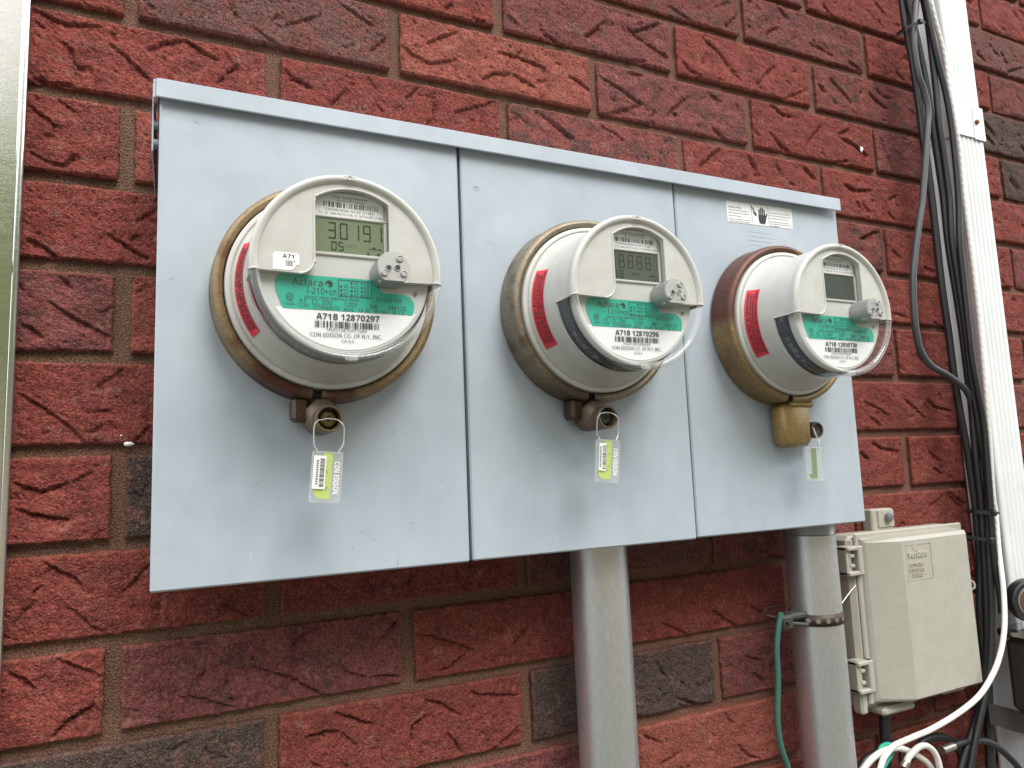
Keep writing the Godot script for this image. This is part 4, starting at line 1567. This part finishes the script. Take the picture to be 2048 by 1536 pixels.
func build_seal(i: int) -> void:
	var labels := ["clear seal tag with lime insert and white barcode hanging under the meter reading 30191", "clear seal tag with lime insert and barcode hanging under the middle meter", "small clear seal tag with dark green insert beside the square brass lock"]
	# origin at the top of the tag, hanging down
	var top: Vector3 = [Vector3(-0.0078, -0.1446, 0.0505), Vector3(-0.0090, -0.1398, 0.0505), Vector3(0.0190, -0.1536, 0.0300)][i]
	var roll: float = [-0.085, -0.10, -0.03][i]
	var hgt: float = [0.0425, 0.0425, 0.0400][i]
	var t := thing("seal_tag", labels[i], "seal tag", Vector3(METER_X[i], METER_Y, 0) + top, "seal tags on the sealing rings")
	var rot := Basis(Vector3(0, 0, 1), roll) * Basis(Vector3.UP, [0.05, -0.12, -0.1][i])
	var w := 0.0129 if i < 2 else 0.0148
	var on := func(v: Vector3) -> Vector3: return rot * v
	var st := begin()
	var xf := Transform3D(rot, Vector3.ZERO)
	slab(st, rect(-w, -hgt, w, 0.0, 0.0022), 0.0018, 0.0036, on)
	var body := put("clear_body", st, M.tag_clear, t)
	st = begin()
	rbox(st, Vector3(-w, -0.0012, -0.0021), Vector3(w, 0.0003, 0.0021), 0.0004, xf)
	rbox(st, Vector3(-w, -hgt, -0.0021), Vector3(-w + 0.0010, -0.0012, 0.0021), 0.0004, xf)
	rbox(st, Vector3(w - 0.0010, -hgt, -0.0021), Vector3(w, -0.0012, 0.0021), 0.0004, xf)
	put("frame", st, M.tag_clear, body)
	st = begin()
	if i < 2:
		slab(st, PackedVector2Array([Vector2(-0.0098, -hgt + 0.0125), Vector2(-0.0092, -hgt + 0.0070), Vector2(-0.0062, -hgt + 0.0036), Vector2(0.0030, -hgt + 0.0030), Vector2(0.0040, -hgt + 0.0060), Vector2(0.0044, -0.0006), Vector2(-0.0034, -0.0006), Vector2(-0.0036, -hgt + 0.0125)]), 0.0008, 0.0016, on)
	else:
		slab(st, PackedVector2Array([Vector2(-0.0082, -hgt + 0.0080), Vector2(-0.0040, -hgt + 0.0030), Vector2(0.0030, -hgt + 0.0028), Vector2(0.0034, -0.0006), Vector2(-0.0026, -0.0006), Vector2(-0.0028, -hgt + 0.0080)]), 0.0008, 0.0016, on)
	var ins := put("lime_insert" if i < 2 else "green_insert", st, M.lime if i < 2 else M.lime_dark, t)
	st = begin()
	var r := RandomNumberGenerator.new()
	r.seed = 80 + i
	for k in 7:
		slab(st, disc(Vector2(r.randf_range(-0.002, 0.0036), r.randf_range(-hgt + 0.006, -0.003)), r.randf_range(0.0003, 0.0007), 8), 0.0010, 0.0, on)
	put("dirt_spot", st, M.ink, ins)
	if i < 2:
		st = begin()
		slab(st, rect(-0.0116 + i * 0.0016, -0.0312, -0.0012 - i * 0.0008, -0.0036), 0.0024, 0.0003, on)
		var lab := put("barcode_label", st, M.white, t)
		st = begin()
		var turn := func(v: Vector3) -> Vector3: return on.call(Vector3(v.y, -v.x, v.z))
		bars(st, 0.0060, 0.0295, -0.0062, -0.0022, 0.0026, 22, 300 + i, turn)
		for k in 11:
			slab(st, rect(0.0075 + k * 0.0019, -0.0092, 0.0086 + k * 0.0019, -0.0074), 0.0026, 0.0, turn)
		put("barcode", st, M.ink_soft, lab)
		st = begin()
		words(st, "CON EDISON", bold, 0.0080, 0.0350, 0.0080, 0.0048, 0.0026, turn)
		put("lettering", st, M.white, t)
	# the wire bail through the lock
	st = begin()
	var p := []
	if i < 2:
		var cx := 0.0016
		p = [rot * Vector3(-0.0088, -0.002, 0), rot * Vector3(-0.0094, 0.0012, 0), rot * Vector3(-0.0120, 0.0055, 0.0), Vector3(-0.0114, 0.0210, 0.001), Vector3(-0.0085, 0.0262, 0.0015), Vector3(-0.0050, 0.0272, -0.001), Vector3(cx, 0.0282, -0.002), Vector3(0.0085, 0.0270, -0.001), Vector3(0.0122, 0.0232, 0.0012), Vector3(0.0136, 0.0190, 0.001), Vector3(0.0132, 0.0065, 0.0), rot * Vector3(0.0094, 0.0008, 0), rot * Vector3(0.0088, -0.002, 0)]
	else:
		p = [rot * Vector3(0.0090, -0.004, 0), Vector3(0.0092, 0.001, 0), Vector3(0.0112, 0.006, 0.0), Vector3(0.0110, 0.010, -0.002), Vector3(0.0100, 0.018, -0.004), Vector3(0.0110, 0.026, -0.008)]
	tube(st, spline(p, 4), 0.00062, 8)
	put("wire_bail", st, M.wire, t)


# ---------------------------------------------------------------- beige telephone box

func build_interface_box() -> void:
	var t := thing("network_interface_box", "beige plastic network interface box with hinged lid right of the conduit", "utility box")
	var st := begin()
	rbox(st, Vector3(0.884, -0.263, -0.1165), Vector3(1.140, -0.026, -0.070), 0.006)
	rbox(st, Vector3(0.893, -0.256, -0.0705), Vector3(1.132, -0.022, -0.066), 0.003)
	put("base", st, M.nid, t)
	# lid: a broad face that falls back to the hinge side, with drafted edges
	st = begin()
	var zf := -0.035
	var zl := -0.060
	var zr := -0.068
	var g := [[0.911, 0.932, 0.948, 1.086, 1.0945], [0.8985, 0.908, 0.920, 1.0915, 1.1015]]
	var cs := []   # rings: foot, shoulder, face
	cs.append([Vector3(0.899, -0.2535, zr), Vector3(0.946, -0.2545, zr), Vector3(1.1020, -0.2545, zr), Vector3(1.1020, -0.0275, zr), Vector3(0.946, -0.0275, zr), Vector3(0.899, -0.0285, zr)])
	cs.append([Vector3(0.9015, -0.2510, zl - 0.003), Vector3(0.947, -0.2520, zf - 0.004), Vector3(1.0985, -0.2520, zf - 0.006), Vector3(1.0985, -0.0300, zf - 0.006), Vector3(0.947, -0.0300, zf - 0.004), Vector3(0.9015, -0.0310, zl - 0.003)])
	cs.append([Vector3(0.9050, -0.2470, zl + 0.0005), Vector3(0.948, -0.2485, zf), Vector3(1.0940, -0.2480, zf - 0.001), Vector3(1.0940, -0.0345, zf - 0.001), Vector3(0.948, -0.0350, zf), Vector3(0.9050, -0.0355, zl + 0.0005)])
	for k in 2:
		for e in 6:
			q4(st, cs[k][e], cs[k][(e + 1) % 6], cs[k + 1][(e + 1) % 6], cs[k + 1][e])
	q4(st, cs[2][0], cs[2][1], cs[2][4], cs[2][5])
	q4(st, cs[2][1], cs[2][2], cs[2][3], cs[2][4])
	var lid := put("lid", st, M.nid, t)
	st = begin()
	words(st, "verizon", bold, 0.9585, 0.9990, -0.0545, 0.0085, zf, none, 0.0, 0.0030)
	words(st, "NETWORK", sans, 0.9600, 0.9890, -0.0690, 0.0050, zf, none, 0.0, 0.0026)
	words(st, "INTERFACE", sans, 0.9590, 0.9910, -0.0762, 0.0050, zf, none, 0.0, 0.0026)
	words(st, "DEVICE", sans, 0.9645, 0.9870, -0.0834, 0.0050, zf, none, 0.0, 0.0026)
	slab(st, PackedVector2Array([Vector2(0.9720, -0.0490), Vector2(0.9735, -0.0470), Vector2(0.9770, -0.0400), Vector2(0.9730, -0.0450)]), zf + 0.0012, 0.0014)
	put("raised_lettering", st, mat(lin(0.46, 0.44, 0.365), 0.55), lid)
	st = begin()
	for e in [[0.9555, -0.0905, 0.9560, -0.0410], [1.0090, -0.0905, 1.0095, -0.0410], [0.9555, -0.0905, 1.0095, -0.0900], [0.9555, -0.0415, 1.0095, -0.0410]]:
		slab(st, rect(e[0], e[1], e[2], e[3]), zf + 0.0003, 0.0005)
	put("raised_border", st, M.nid, lid)
	# hinges on the left edge
	for y in [[-0.0385, -0.0790], [-0.1940, -0.2370]]:
		st = begin()
		rbox(st, Vector3(0.8690, y[1], -0.078), Vector3(0.8740, y[0], -0.063), 0.0012)
		rbox(st, Vector3(0.8690, y[0] - 0.006, -0.080), Vector3(0.8990, y[0], -0.059), 0.0015)
		rbox(st, Vector3(0.8690, y[1], -0.080), Vector3(0.8990, y[1] + 0.006, -0.059), 0.0015)
		rbox(st, Vector3(0.8890, y[1], -0.074), Vector3(0.8985, y[0], -0.0585), 0.0015)
		tube(st, PackedVector3Array([Vector3(0.8770, y[1] + 0.005, -0.067), Vector3(0.8770, y[0] - 0.005, -0.067)]), 0.0036, 12)
		rbox(st, Vector3(0.8765, y[0] - 0.016, -0.070), Vector3(0.8850, y[0] - 0.011, -0.062), 0.001)
		rbox(st, Vector3(0.8765, y[1] + 0.011, -0.070), Vector3(0.8850, y[1] + 0.016, -0.062), 0.001)
		put("hinge", st, M.nid, t)
	st = begin()   # lower stubs for the wires
	rbox(st, Vector3(0.912, -0.2735, -0.105), Vector3(0.978, -0.262, -0.060), 0.004)
	put("wire_entry", st, M.nid, t)
	st = begin()
	rbox(st, Vector3(1.060, -0.272, -0.112), Vector3(1.112, -0.262, -0.074), 0.003)
	put("wire_entry", st, M.nid, t)
	st = begin()
	rbox(st, Vector3(0.879, -0.268, -0.085), Vector3(0.892, -0.236, -0.068), 0.003)
	put("corner_tab", st, M.nid, t)
	st = begin()   # hanging ear with its screw
	rbox(st, Vector3(0.972, -0.030, -0.116), Vector3(1.020, 0.006, -0.098), 0.002)
	rbox(st, Vector3(0.984, -0.022, -0.0985), Vector3(1.0195, 0.0045, -0.0960), 0.0012)
	var ear := put("mounting_ear", st, M.nid, t)
	st = begin()
	lathe(st, [Vector2(0.0068, -0.096), Vector2(0.0068, -0.092), Vector2(0.0054, -0.0895), Vector2(0.0, -0.0885)], 0, TAU, 20, none, Vector3(1.004, -0.0075, 0))
	put("screw", st, mat(lin(0.22, 0.24, 0.26), 0.4, 0.6), ear)
	st = begin()
	tube(st, spline([Vector3(1.146, -0.112, -0.075), Vector3(1.150, -0.116, -0.069), Vector3(1.149, -0.124, -0.068), Vector3(1.144, -0.128, -0.074)]), 0.0018, 8)
	put("padlock_eye", st, M.nid, t)


# ---------------------------------------------------------------- cables

func strand(called: String, label: String, category: String, xyz: String, r: float, m: Material, group := "", twist := 0.0) -> MeshInstance3D:
	var p := []
	var parts := xyz.split(";")
	for k in parts.size():
		var n := parts[k].strip_edges().split(" ", false)
		p.append(Vector3(n[0].to_float(), n[1].to_float(), n[2].to_float()))
	var st := begin()
	tube(st, spline(p, 5 if twist == 0.0 else 44), r, 12, twist)
	return tag(put(called, st, m), label, category, group) as MeshInstance3D


func build_cables() -> void:
	var g := "black cables beside the downspout"
	strand("black_cable", "outermost black cable of the bundle, nearest the beige box", "cable", "1.137 0.873 -0.070; 1.140 0.817 -0.070; 1.146 0.766 -0.070; 1.150 0.705 -0.070; 1.152 0.654 -0.070; 1.152 0.617 -0.070; 1.155 0.574 -0.070; 1.157 0.508 -0.070; 1.157 0.441 -0.070; 1.157 0.357 -0.070; 1.161 0.276 -0.070; 1.162 0.211 -0.070; 1.167 0.147 -0.070; 1.174 0.084 -0.070; 1.178 0.010 -0.070; 1.176 -0.045 -0.070; 1.171 -0.099 -0.070; 1.161 -0.151 -0.070; 1.157 -0.203 -0.070; 1.154 -0.255 -0.070; 1.150 -0.307 -0.070; 1.143 -0.364 -0.070; 1.137 -0.406 -0.070", 0.0058, M.black_cable, g, 0)
	strand("black_cable", "grey black cable bowing out of the bundle toward the meters", "cable", "1.151 0.865 -0.052; 1.130 0.780 -0.052; 1.131 0.719 -0.052; 1.141 0.689 -0.052; 1.146 0.656 -0.052; 1.138 0.620 -0.052; 1.126 0.573 -0.052; 1.105 0.495 -0.052; 1.092 0.460 -0.052; 1.072 0.401 -0.052; 1.061 0.361 -0.052; 1.054 0.304 -0.052; 1.055 0.268 -0.052; 1.061 0.243 -0.052; 1.082 0.222 -0.052; 1.122 0.207 -0.052; 1.168 0.182 -0.055; 1.189 0.146 -0.063; 1.210 0.090 -0.077; 1.214 0.008 -0.082; 1.205 -0.072 -0.082; 1.194 -0.149 -0.082; 1.185 -0.225 -0.082; 1.175 -0.315 -0.082; 1.161 -0.415 -0.082", 0.0052, M.grey_cable, g, 0)
	strand("black_cable", "black cable second from the bricks, bending away low at the bottom", "cable", "1.139 0.867 -0.060; 1.147 0.812 -0.060; 1.155 0.759 -0.060; 1.162 0.702 -0.060; 1.165 0.640 -0.060; 1.168 0.594 -0.060; 1.171 0.537 -0.060; 1.172 0.506 -0.060; 1.171 0.422 -0.060; 1.177 0.340 -0.060; 1.180 0.275 -0.060; 1.181 0.210 -0.060; 1.182 0.162 -0.060; 1.178 0.083 -0.060; 1.178 0.010 -0.060; 1.173 -0.044 -0.060; 1.165 -0.128 -0.060; 1.155 -0.201 -0.060; 1.139 -0.251 -0.060; 1.115 -0.298 -0.060; 1.080 -0.341 -0.060; 1.049 -0.384 -0.060", 0.0055, M.black_cable, g, 0)
	strand("black_cable", "black cable in the middle of the bundle with faint white print", "cable", "1.166 0.869 -0.052; 1.172 0.814 -0.052; 1.173 0.756 -0.052; 1.173 0.696 -0.052; 1.171 0.637 -0.052; 1.174 0.580 -0.052; 1.175 0.534 -0.052; 1.175 0.504 -0.052; 1.169 0.436 -0.052; 1.173 0.360 -0.052; 1.176 0.292 -0.052; 1.176 0.225 -0.052; 1.178 0.178 -0.052; 1.182 0.114 -0.052; 1.186 0.052 -0.052; 1.182 0.010 -0.052; 1.173 -0.044 -0.052; 1.167 -0.097 -0.052; 1.159 -0.164 -0.052; 1.141 -0.235 -0.052; 1.117 -0.282 -0.052; 1.090 -0.327 -0.052; 1.061 -0.383 -0.052", 0.005, M.black_cable, g, 0)
	strand("black_cable", "black cable closest to the white cord, its cut end hanging free", "cable", "1.158 0.862 -0.044; 1.163 0.830 -0.044; 1.170 0.773 -0.044; 1.179 0.725 -0.044; 1.187 0.680 -0.044; 1.191 0.625 -0.044; 1.190 0.568 -0.044; 1.186 0.502 -0.044; 1.176 0.434 -0.044; 1.174 0.368 -0.044; 1.172 0.287 -0.044; 1.172 0.230 -0.044; 1.177 0.177 -0.044; 1.182 0.129 -0.044; 1.178 0.052 -0.044; 1.175 0.011 -0.044; 1.170 -0.043 -0.044; 1.169 -0.096 -0.044; 1.172 -0.134 -0.044; 1.171 -0.162 -0.044", 0.005, M.black_cable, g, 0)
	strand("long_white_cable", "long white cord running down the downspout and sweeping under the beige box", "cable", "1.186 0.875 -0.052; 1.195 0.824 -0.052; 1.207 0.769 -0.052; 1.209 0.708 -0.052; 1.214 0.657 -0.052; 1.217 0.592 -0.052; 1.214 0.509 -0.052; 1.215 0.407 -0.052; 1.215 0.308 -0.052; 1.211 0.210 -0.052; 1.206 0.114 -0.052; 1.198 0.020 -0.052; 1.197 -0.014 -0.051; 1.179 -0.066 -0.042; 1.156 -0.115 -0.028; 1.135 -0.155 -0.018; 1.119 -0.181 -0.013; 1.103 -0.207 -0.012; 1.081 -0.231 -0.012; 1.046 -0.254 -0.012; 0.997 -0.269 -0.012; 0.942 -0.279 -0.012; 0.908 -0.282 -0.012; 0.872 -0.285 -0.012; 0.861 -0.287 -0.012; 0.851 -0.292 -0.012; 0.840 -0.300 -0.012; 0.828 -0.320 -0.012", 0.0037, M.white_cable, "", 0.085)
	strand("white_coax_loop", "wide white coax loop resting at the foot of the wall", "cable", "0.827 -0.339 -0.050; 0.850 -0.324 -0.050; 0.868 -0.315 -0.050; 0.890 -0.310 -0.050; 0.917 -0.311 -0.050; 0.942 -0.321 -0.050; 0.963 -0.333 -0.050; 0.977 -0.344 -0.050; 0.987 -0.359 -0.050; 0.989 -0.376 -0.050", 0.0042, M.white_cable, "white coax loops", 0)
	strand("white_coax_loop", "tight white coax loop with a metal connector on its end", "cable", "0.918 -0.328 -0.040; 0.928 -0.320 -0.040; 0.947 -0.313 -0.040; 0.963 -0.314 -0.040; 0.976 -0.323 -0.040; 0.983 -0.335 -0.040; 0.986 -0.351 -0.040; 0.985 -0.368 -0.040", 0.0042, M.white_cable, "white coax loops", 0)
	strand("green_wire_loop", "short bright green wire loop tied to the white cord", "wire", "0.885 -0.316 -0.055; 0.891 -0.307 -0.055; 0.904 -0.305 -0.055; 0.915 -0.310 -0.055; 0.911 -0.321 -0.055; 0.901 -0.328 -0.055; 0.892 -0.337 -0.055; 0.886 -0.353 -0.055", 0.0026, M.green_bright, "", 0)
	strand("drop_cable", "thick black cable coming out below the beige box", "cable", "0.936 -0.274 -0.080; 0.935 -0.290 -0.080; 0.933 -0.309 -0.080; 0.931 -0.330 -0.080; 0.930 -0.354 -0.080; 0.929 -0.374 -0.080", 0.0075, M.black_cable, "", 0)
	strand("drop_wire", "thin black wire curling round the white cord below the beige box", "wire", "0.954 -0.279 -0.088; 0.951 -0.299 -0.088; 0.951 -0.316 -0.088; 0.961 -0.325 -0.088; 0.969 -0.334 -0.088; 0.971 -0.353 -0.088; 0.966 -0.384 -0.088", 0.0026, M.black_cable, "", 0)
	strand("lower_black_cable", "black cable curving behind the white coax loop", "cable", "0.851 -0.345 -0.070; 0.868 -0.332 -0.070; 0.879 -0.325 -0.070; 0.897 -0.321 -0.070; 0.915 -0.321 -0.070", 0.005, M.black_cable, "", 0)
	strand("lower_black_cable", "black cable arching against the bricks under the beige box", "cable", "0.999 -0.356 -0.095; 1.013 -0.347 -0.095; 1.031 -0.338 -0.095; 1.059 -0.337 -0.095; 1.081 -0.342 -0.095; 1.100 -0.354 -0.095; 1.112 -0.371 -0.095; 1.113 -0.396 -0.095; 1.109 -0.417 -0.095", 0.0055, M.black_cable, "", 0)
	strand("lower_black_cable", "black cable arching across the foot of the downspout", "cable", "1.046 -0.337 -0.060; 1.064 -0.336 -0.060; 1.089 -0.338 -0.060; 1.122 -0.344 -0.060; 1.151 -0.359 -0.060; 1.177 -0.380 -0.060; 1.195 -0.399 -0.060; 1.206 -0.425 -0.060", 0.005, M.black_cable, "", 0)
	strand("coax_connector", "nickel connector on the black cable by the downspout foot", "connector", "1.022 -0.338 -0.060; 1.048 -0.337 -0.060", 0.0058, M.nickel, "coax connectors", 0)
	strand("coax_connector", "nickel connector on the tight white coax loop", "connector", "0.912 -0.332 -0.040; 0.919 -0.327 -0.040", 0.0055, M.nickel, "coax connectors", 0)
	strand("ground_wire", "green ground wire hanging from the strap clamp", "wire", "0.721 -0.107 -0.045; 0.714 -0.128 -0.045; 0.709 -0.152 -0.045; 0.707 -0.188 -0.045; 0.701 -0.235 -0.045; 0.703 -0.265 -0.045; 0.711 -0.290 -0.045; 0.717 -0.315 -0.045", 0.0036, M.green_wire, "", 0)
	strand("steel_wire", "thin steel wire from the strap clamp to the beige box", "wire", "0.856 -0.118 -0.070; 0.878 -0.102 -0.070; 0.891 -0.094 -0.070", 0.0009, M.wire, "", 0)
	zip_tie("black zip tie high on the bundle", Vector3(1.126, 0.805, -0.062), Vector3(1.140, 0.807, -0.042), 0.002)
	zip_tie("black upper zip tie of the two beside the beige box", Vector3(1.147, -0.006, -0.052), Vector3(1.168, -0.006, -0.032), 0.002)
	zip_tie("black lower zip tie of the two beside the beige box", Vector3(1.131, -0.044, -0.052), Vector3(1.154, -0.048, -0.032), 0.002)


func zip_tie(label: String, a: Vector3, b: Vector3, drop: float) -> void:
	var t := thing("zip_tie", label, "zip tie", a, "black zip ties on the cable bundle")
	var d := b - a
	var st := begin()
	var path := []
	for k in 13:
		var f := k / 12.0
		path.append(d * f + Vector3(0, -drop * sin(PI * f), 0.012 * sin(PI * f)))
	for k in 13:
		var f := 1.0 - k / 12.0
		path.append(d * f + Vector3(0, 0, -0.030 * sin(PI * f)))
	for k in path.size():
		var p: Vector3 = path[k]
		var q: Vector3 = path[(k + 1) % path.size()]
		var h := Vector3(0, 0.0026, 0)
		q4(st, p - h, q - h, q + h, p + h)
	put("band", st, M.tie, t)
	st = begin()
	rbox(st, d * 0.45 + Vector3(-0.004, -drop - 0.004, 0.011), d * 0.45 + Vector3(0.004, -drop + 0.004, 0.017), 0.001)
	put("head", st, M.tie, t)
	st = begin()
	rbox(st, d * 0.45 + Vector3(0.003, -drop - 0.0018, 0.0135), d * 0.45 + Vector3(0.012, -drop + 0.0018, 0.0155), 0.0006)
	put("tail", st, M.tie, t)


# ---------------------------------------------------------------- gas fittings at the right edge

func build_gas_fittings() -> void:
	var t := thing("round_gauge", "round metal cap with thick black rim in front of the downspout", "gauge", Vector3(1.221, -0.1465, -0.024))
	t.rotation = Vector3(0.0, -0.5, 0.0)
	t.scale = Vector3(0.72, 0.72, 0.72)
	var st := begin()
	lathe(st, [Vector2(0.040, -0.030), Vector2(0.046, -0.022), Vector2(0.0475, -0.004), Vector2(0.0465, 0.003), Vector2(0.043, 0.006), Vector2(0.0385, 0.0055), Vector2(0.0365, 0.003)], 0, TAU, 72)
	put("rim", st, M.rubber, t)
	st = begin()
	lathe(st, [Vector2(0.0368, 0.001), Vector2(0.0362, 0.0062), Vector2(0.0335, 0.0072), Vector2(0.0315, 0.0050)], 0, TAU, 64)
	put("metal_ring", st, M.nickel, t)
	st = begin()
	lathe(st, [Vector2(0.0318, 0.004), Vector2(0.024, 0.0058), Vector2(0.010, 0.0068), Vector2(0.0, 0.0070)], 0, TAU, 48)
	put("cap", st, M.bronze, t)
	var b := thing("gas_regulator", "dark shiny metal fitting below the round black rimmed cap", "pipe fitting", Vector3(1.180, -0.25, -0.028))
	st = begin()
	rbox(st, Vector3(-0.008, 0.052, -0.03), Vector3(0.10, 0.066, 0.02), 0.004)
	put("collar", st, M.chrome, b)
	st = begin()
	rbox(st, Vector3(0.0, -0.062, -0.026), Vector3(0.09, 0.052, 0.016), 0.010)
	put("body", st, M.dark_metal, b)
	st = begin()
	tube(st, PackedVector3Array([Vector3(0.05, 0.066, -0.004), Vector3(0.05, 0.10, -0.006)]), 0.012, 16)
	put("neck", st, M.dark_metal, b)
	st = begin()
	var o := [Vector3(1.131, -0.2885, -0.0555), Vector3(1.131, -0.3200, -0.0555), Vector3(1.40, -0.4200, -0.0555), Vector3(1.40, -0.3830, -0.0555)]
	q4(st, o[0], o[1], o[2], o[3])
	var back := Vector3(0, 0, -0.004)
	q4(st, o[3] + back, o[2] + back, o[1] + back, o[0] + back)
	for k in 4:
		q4(st, o[k] + back, o[(k + 1) % 4] + back, o[(k + 1) % 4], o[k])
	tag(put("flat_iron_strap", st, M.brown_band), "dark brown flat iron strap crossing the downspout low down", "metal strap")
